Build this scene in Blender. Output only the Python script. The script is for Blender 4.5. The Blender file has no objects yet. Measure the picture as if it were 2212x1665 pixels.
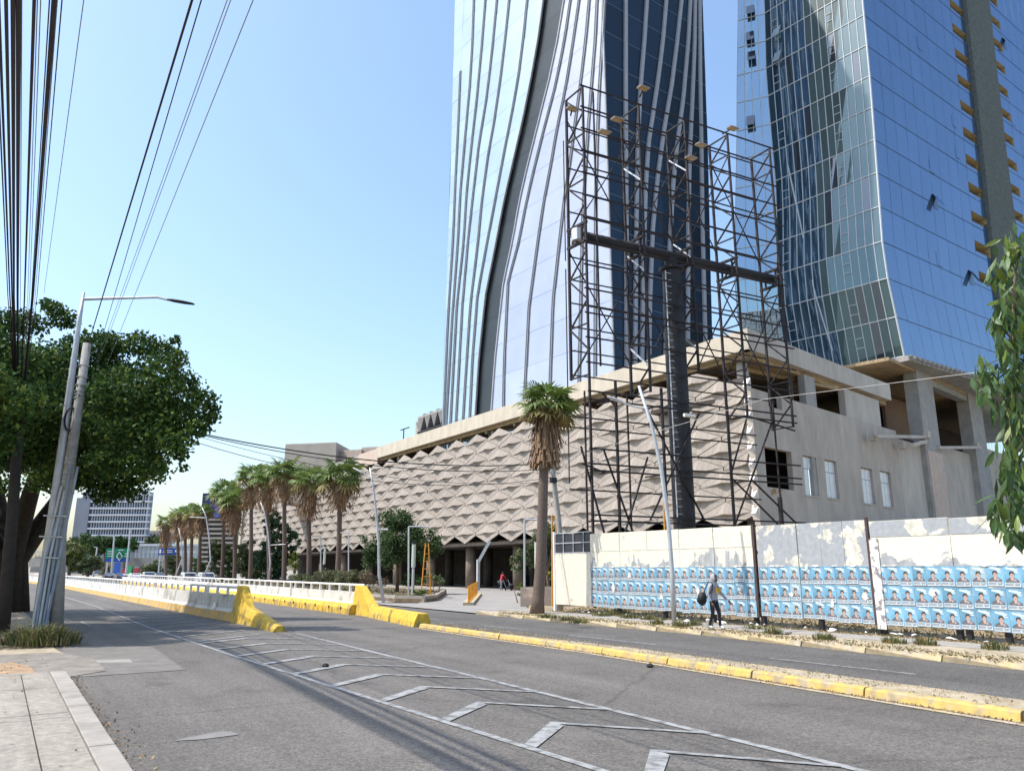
import bpy, bmesh, math, random
import numpy as np
from mathutils import Vector, Matrix
R = math.radians
rnd = random.Random(7)
nrg = np.random.default_rng(11)
C = bpy.data.collections.new('place'); bpy.context.scene.collection.children.link(C)
SC = bpy.context.scene

# ------------------------------------------------------------------ camera, sky, sun, exposure
# world axes: x runs across the avenue (to the right), y runs along it, z is up; the photographer stands at x=0, y=0
F = 1663.0; PITCH = math.atan(397.5/F); YAW = R(33); EYE = 2.0
cam = bpy.data.cameras.new('camera'); camo = bpy.data.objects.new('camera', cam); C.objects.link(camo)
camo.location = (0, 0, EYE); camo.rotation_euler = (math.pi/2+PITCH, 0, -YAW)
cam.sensor_width = 36; cam.lens = F/2212*36; cam.clip_start = .05; cam.clip_end = 6000
SC.camera = camo
SUN_EL = R(56); SUN = Vector((-math.cos(R(25))*math.cos(SUN_EL), math.sin(R(25))*math.cos(SUN_EL), math.sin(SUN_EL)))
w = bpy.data.worlds.new('World'); SC.world = w; w.use_nodes = True
nt = w.node_tree; bg = nt.nodes['Background']
sky = nt.nodes.new('ShaderNodeTexSky'); sky.sky_type = 'NISHITA'; sky.sun_disc = False
sky.sun_elevation = SUN_EL; sky.sun_rotation = math.atan2(SUN.x, SUN.y)
sky.air_density = 1.4; sky.dust_density = 2.1; sky.ozone_density = 4.3; sky.altitude = 0
nt.links.new(sky.outputs[0], bg.inputs[0]); bg.inputs[1].default_value = .15
sl = bpy.data.lights.new('sun', 'SUN'); sl.energy = 3.0; sl.angle = R(.5); sl.color = (1, .945, .87)
so = bpy.data.objects.new('sun', sl); C.objects.link(so); so.rotation_euler = SUN.to_track_quat('Z', 'Y').to_euler()
so.location = (-40, 20, 80)
SC.view_settings.view_transform = 'Standard'; SC.view_settings.look = 'None'
SC.view_settings.exposure = 0.85; SC.view_settings.gamma = 1; SC.view_settings.use_curve_mapping = False

# ------------------------------------------------------------------ survey: sight lines measured on the photo, cut with real planes
def ray(x, y):
    u = (x-1106)/F; v = (832.5-y)/F
    Y = math.cos(PITCH)-v*math.sin(PITCH); Z = math.sin(PITCH)+v*math.cos(PITCH)
    return Vector((u*math.cos(YAW)+Y*math.sin(YAW), -u*math.sin(YAW)+Y*math.cos(YAW), Z))
EYEV = Vector((0, 0, EYE))
def on_z(x, y, z=0):
    d = ray(x, y); return EYEV+d*((z-EYE)/d.z)
def on_x(x, y, t):
    d = ray(x, y); return EYEV+d*(t/d.x)
def on_wall(x, y, p0, e):            # vertical plane through p0 with horizontal direction e -> (along, z)
    d = ray(x, y); det = d.x*(-e[1])+d.y*e[0]
    k = (p0[0]*(-e[1])+p0[1]*e[0])/det
    px, py = d.x*k, d.y*k
    return ((px-p0[0])*e[0]+(py-p0[1])*e[1], EYE+d.z*k)
HEAD = Vector((math.sin(YAW), math.cos(YAW), 0))
def at(x, y, Y):
    d = ray(x, y); return EYEV+d*(Y/d.dot(HEAD))
def in_view(p):                      # is the point inside the picture?
    v = Vector(p)-EYEV; dep = v.dot(HEAD)*math.cos(PITCH)+v.z*math.sin(PITCH); up = -v.dot(HEAD)*math.sin(PITCH)+v.z*math.cos(PITCH); rt = v.x*math.cos(YAW)-v.y*math.sin(YAW)
    return dep > 0 and abs(rt/dep*F) < 1120 and abs(up/dep*F) < 845
def near(x, y, p):                   # same distance as the known point p
    return at(x, y, Vector((p[0], p[1], 0)).dot(HEAD))

# ------------------------------------------------------------------ materials
MATS = {}
def mat(name, col, rough=.75, var=.18, scale=2.5, metal=0, bump=0, bscale=30, spec=.4, rand=0, sheen2=None, coat=0, ior=None, trans=0, stretch=None, emit=0):
    if name in MATS: return MATS[name]
    m = bpy.data.materials.new(name); m.use_nodes = True; n = m.node_tree; N = n.nodes; L = n.links
    b = N['Principled BSDF']; b.inputs['Roughness'].default_value = rough; b.inputs['Metallic'].default_value = metal
    b.inputs['Specular IOR Level'].default_value = spec; b.inputs['Coat Weight'].default_value = coat; b.inputs['Coat Roughness'].default_value = .03
    if ior: b.inputs['IOR'].default_value = ior
    tc = N.new('ShaderNodeTexCoord'); mp = N.new('ShaderNodeMapping'); L.new(tc.outputs['Object'], mp.inputs[0])
    if stretch: mp.inputs['Scale'].default_value = stretch
    no = N.new('ShaderNodeTexNoise'); no.inputs['Scale'].default_value = scale; no.inputs['Detail'].default_value = 8; no.inputs['Roughness'].default_value = .65
    L.new(mp.outputs[0], no.inputs[0])
    cr = N.new('ShaderNodeValToRGB'); e = cr.color_ramp.elements
    c2 = sheen2 or tuple(min(1, c*(1+var)) for c in col)
    c1 = tuple(c*(1-var) for c in col)
    e[0].position = .33; e[0].color = (*c1, 1); e[1].position = .67; e[1].color = (*c2, 1)
    L.new(no.outputs[0], cr.inputs[0]); out = cr.outputs[0]
    if rand:
        oi = N.new('ShaderNodeObjectInfo'); mr = N.new('ShaderNodeMapRange'); mr.inputs['To Min'].default_value = 1-rand; mr.inputs['To Max'].default_value = 1+rand
        L.new(oi.outputs['Random'], mr.inputs[0]); mx = N.new('ShaderNodeMix'); mx.data_type = 'RGBA'; mx.blend_type = 'MULTIPLY'; mx.inputs[0].default_value = 1
        cb = N.new('ShaderNodeCombineColor')
        for i in range(3): L.new(mr.outputs[0], cb.inputs[i])
        L.new(out, mx.inputs[6]); L.new(cb.outputs[0], mx.inputs[7]); out = mx.outputs[2]
    L.new(out, b.inputs['Base Color'])
    if bump:
        n2 = N.new('ShaderNodeTexNoise'); n2.inputs['Scale'].default_value = bscale; n2.inputs['Detail'].default_value = 6; L.new(mp.outputs[0], n2.inputs[0])
        bp = N.new('ShaderNodeBump'); bp.inputs['Strength'].default_value = bump; bp.inputs['Distance'].default_value = .02; L.new(n2.outputs[0], bp.inputs['Height']); L.new(bp.outputs[0], b.inputs['Normal'])
    if trans:
        tr = N.new('ShaderNodeBsdfTranslucent'); L.new(out, tr.inputs[0]); ms = N.new('ShaderNodeMixShader'); ms.inputs[0].default_value = trans
        L.new(b.outputs[0], ms.inputs[1]); L.new(tr.outputs[0], ms.inputs[2]); L.new(ms.outputs[0], N['Material Output'].inputs[0])
    MATS[name] = m; return m
def two_tone(name, ca, cb, thr=.5, scale=1.2, rough=.7, zmin=None, zmax=None, soft=.02, detail=8, stretch=None, bump=.2, fine=.12):
    """paint worn off in patches with a shape of their own"""
    m = mat(name, ca, rough=rough, var=fine, scale=6, bump=bump, bscale=40); n = m.node_tree; N = n.nodes; L = n.links
    b = N['Principled BSDF']; old = b.inputs['Base Color'].links[0].from_socket
    tc = N.new('ShaderNodeTexCoord'); mp = N.new('ShaderNodeMapping'); L.new(tc.outputs['Object'], mp.inputs[0])
    if stretch: mp.inputs['Scale'].default_value = stretch
    no = N.new('ShaderNodeTexNoise'); no.inputs['Scale'].default_value = scale; no.inputs['Detail'].default_value = detail; no.inputs['Roughness'].default_value = .55
    L.new(mp.outputs[0], no.inputs[0])
    val = no.outputs[0]
    if zmin is not None:
        sx = N.new('ShaderNodeSeparateXYZ'); L.new(tc.outputs['Object'], sx.inputs[0]); mr = N.new('ShaderNodeMapRange')
        mr.inputs['From Min'].default_value = zmin; mr.inputs['From Max'].default_value = zmax; mr.inputs['To Min'].default_value = .12; mr.inputs['To Max'].default_value = -.1
        L.new(sx.outputs[2], mr.inputs[0]); ad = N.new('ShaderNodeMath'); ad.operation = 'ADD'; L.new(val, ad.inputs[0]); L.new(mr.outputs[0], ad.inputs[1]); val = ad.outputs[0]
    cr = N.new('ShaderNodeValToRGB'); e = cr.color_ramp.elements; e[0].position = thr-soft; e[1].position = thr+soft; e[0].color = (0, 0, 0, 1); e[1].color = (1, 1, 1, 1)
    L.new(val, cr.inputs[0]); mx = N.new('ShaderNodeMix'); mx.data_type = 'RGBA'; L.new(cr.outputs[0], mx.inputs[0]); L.new(old, mx.inputs[6])
    n3 = N.new('ShaderNodeTexNoise'); n3.inputs['Scale'].default_value = 5; n3.inputs['Detail'].default_value = 6; L.new(mp.outputs[0], n3.inputs[0])
    c3 = N.new('ShaderNodeValToRGB'); c3.color_ramp.elements[0].color = (*[x*.8 for x in cb], 1); c3.color_ramp.elements[1].color = (*[min(1, x*1.2) for x in cb], 1); c3.color_ramp.elements[0].position = .35; c3.color_ramp.elements[1].position = .65
    L.new(n3.outputs[0], c3.inputs[0]); L.new(c3.outputs[0], mx.inputs[7]); L.new(mx.outputs[2], b.inputs['Base Color'])
    return m
def asphalt(name, col, crack=.5, speck=1):
    m = bpy.data.materials.new(name); m.use_nodes = True; n = m.node_tree; N = n.nodes; L = n.links; b = N['Principled BSDF']
    b.inputs['Roughness'].default_value = .82; b.inputs['Specular IOR Level'].default_value = .35
    tc = N.new('ShaderNodeTexCoord')
    def noise(s, d=6, r=.6, st=None):
        o = N.new('ShaderNodeTexNoise'); o.inputs['Scale'].default_value = s; o.inputs['Detail'].default_value = d; o.inputs['Roughness'].default_value = r
        if st:
            mp = N.new('ShaderNodeMapping'); mp.inputs['Scale'].default_value = st; L.new(tc.outputs['Object'], mp.inputs[0]); L.new(mp.outputs[0], o.inputs[0])
        else: L.new(tc.outputs['Object'], o.inputs[0])
        return o.outputs[0]
    def ramp(v, a, ca, bb, cb):
        r = N.new('ShaderNodeValToRGB'); e = r.color_ramp.elements; e[0].position = a; e[1].position = bb; e[0].color = (*ca, 1) if isinstance(ca, tuple) else (ca, ca, ca, 1); e[1].color = (*cb, 1) if isinstance(cb, tuple) else (cb, cb, cb, 1); L.new(v, r.inputs[0]); return r.outputs[0]
    def mul(a, bb, f=1):
        x = N.new('ShaderNodeMix'); x.data_type = 'RGBA'; x.blend_type = 'MULTIPLY'; x.inputs[0].default_value = f; L.new(a, x.inputs[6]); L.new(bb, x.inputs[7]); return x.outputs[2]
    base = ramp(noise(.35, 8, .6), .3, tuple(c*.85 for c in col), .7, tuple(c*1.15 for c in col))
    base = mul(base, ramp(noise(22, 4, .85), .36, .5, .62, 1.45), speck)
    base = mul(base, ramp(noise(8, 4, .7), .35, .78, .65, 1.16))
    base = mul(base, ramp(noise(55, 2, .8), .35, .6, .62, 1.35), speck)
    base = mul(base, ramp(noise(1.0, 5, .6, (1.3, .05, 1)), .35, .84, .65, 1.12))      # wheel tracks along the road
    base = mul(base, ramp(noise(.9, 3, .4), .60, 1.0, .74, .70))                      # oil and tar stains
    vo = N.new('ShaderNodeTexVoronoi'); vo.feature = 'DISTANCE_TO_EDGE'; vo.inputs['Scale'].default_value = .21
    wn = N.new('ShaderNodeTexNoise'); wn.inputs['Scale'].default_value = 1.2; wn.inputs['Detail'].default_value = 6; L.new(tc.outputs['Object'], wn.inputs[0])
    av = N.new('ShaderNodeMix'); av.data_type = 'VECTOR'; av.inputs[0].default_value = .35; L.new(tc.outputs['Object'], av.inputs[4]); L.new(wn.outputs[1], av.inputs[5]); L.new(av.outputs[1], vo.inputs[0])
    base = mul(base, ramp(vo.outputs[0], 0, .35, .007, 1.0), crack)
    L.new(base, b.inputs['Base Color'])
    bp = N.new('ShaderNodeBump'); bp.inputs['Strength'].default_value = .5; bp.inputs['Distance'].default_value = .01; L.new(noise(70, 3, .7), bp.inputs['Height']); L.new(bp.outputs[0], b.inputs['Normal'])
    MATS[name] = m; return m
def glass(name, col, refl=.5, rough=.03, tint=(1, 1, 1), rand=.08, fres=.5):
    """coated facade glass: a body colour under a mirror layer"""
    m = bpy.data.materials.new(name); m.use_nodes = True; n = m.node_tree; N = n.nodes; L = n.links; b = N['Principled BSDF']
    tc = N.new('ShaderNodeTexCoord'); oi = N.new('ShaderNodeObjectInfo')
    mr = N.new('ShaderNodeMapRange'); mr.inputs['To Min'].default_value = 1-rand; mr.inputs['To Max'].default_value = 1+rand; L.new(oi.outputs['Random'], mr.inputs[0])
    no = N.new('ShaderNodeTexNoise'); no.inputs['Scale'].default_value = .25; no.inputs['Detail'].default_value = 5; L.new(tc.outputs['Object'], no.inputs[0])
    m2 = N.new('ShaderNodeMapRange'); m2.inputs['From Min'].default_value = .3; m2.inputs['From Max'].default_value = .7; m2.inputs['To Min'].default_value = .88; m2.inputs['To Max'].default_value = 1.12; L.new(no.outputs[0], m2.inputs[0])
    mm = N.new('ShaderNodeMath'); mm.operation = 'MULTIPLY'; L.new(mr.outputs[0], mm.inputs[0]); L.new(m2.outputs[0], mm.inputs[1])
    vm = N.new('ShaderNodeVectorMath'); vm.operation = 'SCALE'; vm.inputs[0].default_value = col; L.new(mm.outputs[0], vm.inputs['Scale'])
    L.new(vm.outputs[0], b.inputs['Base Color']); b.inputs['Roughness'].default_value = .45; b.inputs['Specular IOR Level'].default_value = .2
    g = N.new('ShaderNodeBsdfGlossy'); g.inputs[0].default_value = (*tint, 1); g.inputs['Roughness'].default_value = rough
    lw = N.new('ShaderNodeLayerWeight'); lw.inputs[0].default_value = .35
    f = N.new('ShaderNodeMapRange'); f.inputs['To Min'].default_value = refl; f.inputs['To Max'].default_value = min(1, refl+fres); L.new(lw.outputs['Fresnel'], f.inputs[0])
    # slight waviness of the panes
    wv = N.new('ShaderNodeTexNoise'); wv.inputs['Scale'].default_value = .6; wv.inputs['Detail'].default_value = 2; L.new(tc.outputs['Object'], wv.inputs[0])
    bp = N.new('ShaderNodeBump'); bp.inputs['Strength'].default_value = .12; bp.inputs['Distance'].default_value = .03; L.new(wv.outputs[0], bp.inputs['Height']); L.new(bp.outputs[0], g.inputs['Normal'])
    ms = N.new('ShaderNodeMixShader'); L.new(f.outputs[0], ms.inputs[0]); L.new(b.outputs[0], ms.inputs[1]); L.new(g.outputs[0], ms.inputs[2]); L.new(ms.outputs[0], N['Material Output'].inputs[0])
    MATS[name] = m; return m

ASPH = asphalt('asphalt', (.130, .118, .104)); ASPH2 = asphalt('asphalt_service', (.104, .097, .088))
M_conc = mat('concrete', (.34, .32, .29), .85, .16, 1.2, bump=.3)
M_slab = asphalt('worn_pavement', (.305, .272, .226), crack=.9, speck=.25)
M_kerbw = mat('kerb_concrete', (.32, .29, .25), .85, .2, 2, bump=.25, rand=.05)
M_dirt = mat('dry_dirt', (.28, .215, .135), .95, .35, 1.1, bump=.7, bscale=9)
M_dirt2 = mat('pale_dirt', (.36, .30, .205), .95, .3, 1.6, bump=.6, bscale=9)
M_yel = two_tone('yellow_paint', (.62, .40, .045), (.30, .22, .09), .62, 3.2, .8, soft=.07, zmin=0, zmax=.8, fine=.2, stretch=(1, 1, .45))
M_yelk = two_tone('kerb_yellow_paint', (.52, .365, .11), (.36, .29, .18), .55, 3.2, .85, soft=.06, fine=.2)
M_yold = two_tone('faded_yellow_paint', (.47, .375, .21), (.38, .32, .23), .50, 1.6, .85, soft=.08)
M_paint = two_tone('road_paint', (.31, .31, .30), (.12, .118, .112), .545, 5.0, .75, soft=.09)
M_white = mat('white_paint', (.74, .72, .68), .6, .1, 3)
M_wallw = two_tone('white_barrier_paint', (.58, .56, .52), (.36, .34, .30), .575, 1.4, .8, soft=.08)
M_galv = mat('galvanised_steel', (.50, .51, .52), .5, .12, 3, metal=.3)
M_polec = mat('pole_concrete', (.34, .32, .29), .9, .2, 5, bump=.3)
M_dark = mat('dark_steel', (.016, .015, .018), .6, .25, 5)
M_rust = mat('rusty_dark_steel', (.022, .016, .017), .75, .4, 1.5)
M_black = mat('black_rubber', (.012, .012, .014), .6, .2, 4)
M_cable = mat('cable_sheath', (.018, .014, .022), .6, .2, 4)
M_cableg = mat('bare_cable', (.20, .22, .25), .5, .2, 4)
M_bark = mat('bark', (.16, .115, .085), .95, .35, 4, bump=.8, bscale=12, stretch=(1, 1, .25))
M_palmt = mat('palm_trunk', (.135, .10, .08), .95, .3, 6, bump=.9, bscale=8, stretch=(.6, .6, 5))
M_skirt = mat('dead_fronds', (.25, .16, .095), .95, .45, 3, trans=.2, stretch=(1, 1, .3))
M_frond = mat('palm_leaf', (.16, .225, .06), .5, .35, 2, spec=.3, trans=.25, rand=.25)
M_leafd = mat('dark_leaf', (.038, .082, .022), .6, .5, .8, spec=.12, trans=.18)
M_leafm = mat('mid_leaf', (.095, .135, .06), .65, .4, .9, spec=.12, trans=.2)
M_leafy = mat('young_leaf', (.13, .17, .035), .65, .35, 1.2, spec=.12, trans=.25)
M_leafo = mat('olive_leaf', (.13, .125, .06), .65, .4, 1.4, trans=.2)
M_leafr = mat('reddish_leaf', (.17, .105, .085), .65, .4, 2, trans=.2)
M_leafb = mat('big_leaf', (.05, .10, .025), .5, .35, 3, spec=.5, trans=.22, rand=.35)
M_grass = mat('weed_grass', (.12, .14, .04), .8, .45, 2, trans=.2)
M_straw = mat('dry_grass', (.30, .22, .10), .9, .4, 1.5, trans=.15)
M_hex = mat('precast_panel', (.325, .285, .245), .9, .17, 1.6, bump=.25, bscale=14, rand=.08, stretch=(1, 1.6, .3))
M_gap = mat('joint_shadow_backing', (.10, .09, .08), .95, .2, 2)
M_cream = mat('cream_render', (.50, .445, .355), .85, .13, 1.0, bump=.15, stretch=(1, 1, .4))
M_rend = mat('grey_render', (.43, .38, .325), .9, .15, .9, bump=.2, stretch=(1, 1, .35))
M_rend2 = mat('light_grey_render', (.46, .42, .365), .9, .15, .9, bump=.2, stretch=(1, 1, .35))
M_rawc = mat('raw_concrete', (.31, .30, .28), .9, .16, .9, bump=.3)
M_soff = mat('timbered_soffit', (.34, .255, .15), .9, .3, 1.0, stretch=(1, 4, 1))
M_pinkc = mat('pinkish_render', (.50, .40, .33), .9, .1, 1.5)
M_colm = mat('brown_column', (.20, .155, .12), .9, .2, 1.5)
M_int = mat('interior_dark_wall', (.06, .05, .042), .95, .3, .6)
M_orange = mat('orange_paint', (.62, .27, .03), .6, .2, 4)
M_tan = mat('tan_panel', (.34, .31, .27), .9, .1, .5)

# ------------------------------------------------------------------ mesh builder and object bookkeeping
class MB:
    def __init__(s): s.v = []; s.f = []; s.m = []
    def add(s, vs, fs, mi=0):
        o = len(s.v); s.v += [tuple(v) for v in vs]; s.f += [tuple(i+o for i in f) for f in fs]; s.m += [mi]*len(fs); return s
    def quad(s, a, b, c, d, mi=0): return s.add([a, b, c, d], [(0, 1, 2, 3)], mi)
    def box(s, x0, x1, y0, y1, z0, z1, mi=0):
        return s.add([(x0,y0,z0),(x1,y0,z0),(x1,y1,z0),(x0,y1,z0),(x0,y0,z1),(x1,y0,z1),(x1,y1,z1),(x0,y1,z1)], [(0,3,2,1),(4,5,6,7),(0,1,5,4),(1,2,6,5),(2,3,7,6),(3,0,4,7)], mi)
    def obox(s, p, e, a0, a1, d0, d1, z0, z1, mi=0):    # box on a wall: along e from a0 to a1, along the normal from d0 to d1
        n = (e[1], -e[0])
        P = [(p[0]+e[0]*a+n[0]*d, p[1]+e[1]*a+n[1]*d) for a, d in ((a0, d0), (a1, d0), (a1, d1), (a0, d1))]
        return s.prism(P, z0, z1, mi)
    def prism(s, poly, z0, z1, mi=0):
        n = len(poly); vs = [(x, y, z0) for x, y in poly]+[(x, y, z1) for x, y in poly]
        return s.add(vs, [tuple(range(n))[::-1], tuple(range(n, 2*n))]+[(i, (i+1) % n, (i+1) % n+n, i+n) for i in range(n)], mi)
    def poly(s, pts, vec, mi=0):                        # flat polygon given thickness vec
        n = len(pts); vec = Vector(vec); vs = [Vector(p) for p in pts]; vs += [p+vec for p in vs]
        return s.add(vs, [tuple(range(n))[::-1], tuple(range(n, 2*n))]+[(i, (i+1) % n, (i+1) % n+n, i+n) for i in range(n)], mi)
    def tube(s, p, q, r0, r1=None, n=8, mi=0, cap=True):
        return s.path([p, q], [r0, r0 if r1 is None else r1], n, mi, cap)
    def path(s, pts, rad, n=8, mi=0, cap=True):
        pts = [Vector(p) for p in pts]
        if not isinstance(rad, (list, tuple)): rad = [rad]*len(pts)
        vs = []; up = None
        for i, p in enumerate(pts):
            d = (pts[min(i+1, len(pts)-1)]-pts[max(i-1, 0)])
            d = d.normalized() if d.length > 1e-9 else Vector((0, 0, 1))
            if up is None: up = Vector((0, 0, 1)) if abs(d.z) < .9 else Vector((1, 0, 0))
            a = d.cross(up).normalized(); b = a.cross(d)
            up = b
            for k in range(n):
                t = 2*math.pi*(k+.5)/n; vs.append(p+a*(math.cos(t)*rad[i])+b*(math.sin(t)*rad[i]))
        fs = [(i*n+k, i*n+(k+1) % n, (i+1)*n+(k+1) % n, (i+1)*n+k) for i in range(len(pts)-1) for k in range(n)]
        if cap: fs += [tuple(range(n))[::-1], tuple(range((len(pts)-1)*n, len(pts)*n))]
        return s.add(vs, fs, mi)
    def lathe(s, c, prof, n=12, mi=0):
        vs = [(c[0]+r*math.cos(2*math.pi*k/n), c[1]+r*math.sin(2*math.pi*k/n), c[2]+z) for r, z in prof for k in range(n)]
        fs = [(i*n+k, i*n+(k+1) % n, (i+1)*n+(k+1) % n, (i+1)*n+k) for i in range(len(prof)-1) for k in range(n)]
        return s.add(vs, fs+[tuple(range(n))[::-1], tuple(range((len(prof)-1)*n, len(prof)*n))], mi)
    def obj(s, name, mats, parent=None, smooth=False, origin=None, bevel=0):
        me = bpy.data.meshes.new(name)
        o0 = Vector(origin) if origin is not None else world_loc(parent)
        me.from_pydata([tuple(Vector(v)-o0) for v in s.v], [], s.f); me.update()
        mats = mats if isinstance(mats, (list, tuple)) else [mats]
        for m in mats: me.materials.append(m)
        if len(mats) > 1: me.polygons.foreach_set('material_index', s.m)
        if smooth: me.polygons.foreach_set('use_smooth', [True]*len(me.polygons))
        o = bpy.data.objects.new(name, me); C.objects.link(o)
        if parent: o.parent = parent; o.location = o0-world_loc(parent)
        else: o.location = o0
        if bevel:
            bv = o.modifiers.new('bevel', 'BEVEL'); bv.width = bevel; bv.segments = 2; bv.limit_method = 'ANGLE'
        return o
def world_loc(o):
    l = Vector((0, 0, 0))
    while o: l += o.location; o = o.parent
    return l
def thing(name, label, cat, loc=(0, 0, 0), group=None, kind=None):
    o = bpy.data.objects.new(name, None); C.objects.link(o); o.location = loc; o.empty_display_size = .3
    o['label'] = label; o['category'] = cat
    if group: o['group'] = group
    return o
def tag(o, label, cat, group=None):
    o['label'] = label; o['category'] = cat
    if group: o['group'] = group
    return o
def kind(o, k): o['kind'] = k; return o
def inst(src, parent, loc, rot=(0, 0, 0), scale=(1, 1, 1)):
    c = src.copy(); C.objects.link(c); c.parent = parent; c.location = loc; c.rotation_euler = rot; c.scale = scale; return c
def copy_tree(o, parent=None):
    c = o.copy(); C.objects.link(c); c.parent = parent
    for ch in list(o.children): copy_tree(ch, c)
    return c
def mesh_np(name, verts, faces, mats, midx=None, parent=None, smooth=False):
    me = bpy.data.meshes.new(name); nv = len(verts); nf = len(faces); k = faces.shape[1]
    me.vertices.add(nv); me.vertices.foreach_set('co', np.ascontiguousarray(verts, dtype=np.float32).ravel())
    me.loops.add(nf*k); me.loops.foreach_set('vertex_index', np.ascontiguousarray(faces, dtype=np.int32).ravel())
    me.polygons.add(nf); me.polygons.foreach_set('loop_start', np.arange(0, nf*k, k, dtype=np.int32)); me.polygons.foreach_set('loop_total', np.full(nf, k, dtype=np.int32))
    for m in (mats if isinstance(mats, (list, tuple)) else [mats]): me.materials.append(m)
    if midx is not None: me.polygons.foreach_set('material_index', np.ascontiguousarray(midx, dtype=np.int32))
    me.update(calc_edges=True); me.validate()
    o = bpy.data.objects.new(name, me); C.objects.link(o)
    if parent: o.parent = parent
    return o
def leaves(cent, size, up=.35, aspect=.5, droop=0, rng=nrg):
    """diamond leaf faces around the given points"""
    n = len(cent); d = rng.normal(size=(n, 3)); d[:, 2] -= droop; d /= np.linalg.norm(d, axis=1)[:, None]
    nn = rng.normal(size=(n, 3)); nn[:, 2] += up; s = np.cross(d, nn); s /= np.linalg.norm(s, axis=1)[:, None]+1e-9
    L = size*(.6+.8*rng.random(n))[:, None]
    a = cent-d*L*.5; b = cent+s*L*aspect*.5; c = cent+d*L*.5; e = cent-s*L*aspect*.5
    return np.stack([a, b, c, e], 1).reshape(-1, 3), np.arange(n*4).reshape(n, 4)
def clump_points(clumps, per, rng=nrg, shell=.5):
    out = []
    for (c, r) in clumps:
        n = max(6, int(per*r*r)); p = rng.normal(size=(n, 3)); p /= np.linalg.norm(p, axis=1)[:, None]
        p *= (r*(shell+(1-shell)*rng.random(n))*(.75+.35*rng.random(n)))[:, None]; p[:, 2] *= .75
        out.append(np.asarray(c)+p)
    return np.concatenate(out)

# ------------------------------------------------------------------ ground, roads, pavements
def sheet(name, poly, z, m, parent=None, th=None):
    b = MB()
    if th: b.prism(poly, z-th, z)
    else: b.add([(x, y, z) for x, y in poly], [tuple(range(len(poly)))])
    o = b.obj(name, m, parent)
    if not parent: kind(o, 'structure')
    return o
def lerp_line(pts, s):
    for (s0, t0), (s1, t1) in zip(pts, pts[1:]):
        if s <= s1: break
    return t0+(t1-t0)*(s-s0)/(s1-s0)
KY = [(-60, 7.5), (-20, 10.3), (5.6, 11.84), (15.6, 12.62), (26, 12.8)]        # yellow kerb face, as (along, across)
KB = [(-60, 9.6), (-20, 12.5), (5.6, 13.65), (15.6, 14.1), (26, 13.4)]        # far side of the dirt strip
FE = [(-60, 14.5), (-20, 16.4), (8, 17.75), (18, 18.75), (27, 18.7), (60, 19.0), (200, 20.0)]      # far edge of the service road
M_earth = mat('city_ground', (.30, .27, .22), .95, .3, .08, bump=.3, bscale=2)
sheet('ground', [(-2500, -2500), (2500, -2500), (2500, 2500), (-2500, 2500)], -.03, M_earth)
sheet('road', [(-4, -80), (15, -80), (16.5, 60), (16.5, 260), (-34, 260), (-14, 190), (-4, 120), (-.3, 60), (-.3, 20), (-4, 0)], 0, ASPH)
sv = [(lerp_line(KB, s)-.6, s) for s in (-60, -20, 5.6, 15.6, 26)]+[(15.0, 40), (15.6, 260)]
sf = [(lerp_line(FE, s), s) for s in (-60, -20, 8, 18, 27, 60, 200)]+[(20.4, 260)]
sheet('service_road', sv+sf[::-1], .006, ASPH2)
# road markings
def ribbon(b, pts, w, z):
    for (p, q) in zip(pts, pts[1:]):
        p = Vector((*p, 0)); q = Vector((*q, 0)); d = (q-p).normalized(); n = Vector((d.y, -d.x, 0))*w/2; k = Vector((0, 0, z))
        b.quad(p-n+k, p+n+k, q+n+k, q-n+k)
LL = [(-12, 6.0), (0, 5.62), (7, 5.42), (20, 4.97), (31, 4.76), (50, 4.85), (75, 4.3)]
LR = [(-12, 7.3), (0, 7.5), (5.2, 7.65), (14, 7.95), (25.6, 8.3)]
b = MB(); ribbon(b, [(t, s) for s, t in LL], .115, .010); kind(b.obj('lane_line', M_paint), 'structure')
b = MB(); ribbon(b, [(t, s) for s, t in LR], .13, .010); kind(b.obj('lane_line', M_paint), 'structure')
for k in range(-6, 9):
    s0 = 8.0+1.95*k
    if s0 > 24: break
    tl = lerp_line(LL, s0); tr = lerp_line(LR, s0-.5); ta = 6.5
    b = MB(); wl = .22
    b.add([(tl+.06, s0-wl*.55, .014), (tl+.06, s0+wl*.55, .014), (ta, s0+.95+.11, .014), (ta, s0+.95-.20, .014)], [(3, 2, 1, 0)])
    b.add([(ta+.003, s0+.95-.08, .014), (ta+.003, s0+.95+.11, .014), (tr-.06, s0-.55+.08, .014), (tr-.06, s0-.55-.08, .014)], [(3, 2, 1, 0)])
    kind(b.obj('chevron_marking', M_paint), 'structure')
for k in range(14):                                  # single hatch strokes between the line and the barrier
    s0 = 24.2+2.0*k; tl = lerp_line(LL, s0); b = MB()
    ribbon(b, [(tl+.1, s0), (7.35, s0+1.7)], .16, .014); kind(b.obj('hatch_marking', M_paint), 'structure')
for s0, s1 in ((25.6, 22.6), (20.2, 16.4), (12.5, 9.1), (4.5, 1), (32, 29), (40, 36.5), (-4, -8)):
    b = MB(); ribbon(b, [(15.25, s0), (15.35, s1)], .1, .012); kind(b.obj('lane_dash', M_paint), 'structure')
b = MB(); ribbon(b, [(3.1, 33), (3.0, 36)], .1, .010); kind(b.obj('lane_dash', M_paint), 'structure')
M_patch = mat('asphalt_patch', (.20, .19, .175), .85, .15, 3, bump=.3); M_patch2 = mat('concrete_patch', (.29, .27, .24), .9, .15, 3, bump=.3)
pa = [on_z(*p, 0) for p in ((375, 1601), (400, 1594), (475, 1580), (500, 1581), (517, 1587), (440, 1597))]
sheet('road_patch', [(p.x, p.y) for p in pa], .008, M_patch)
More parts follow.
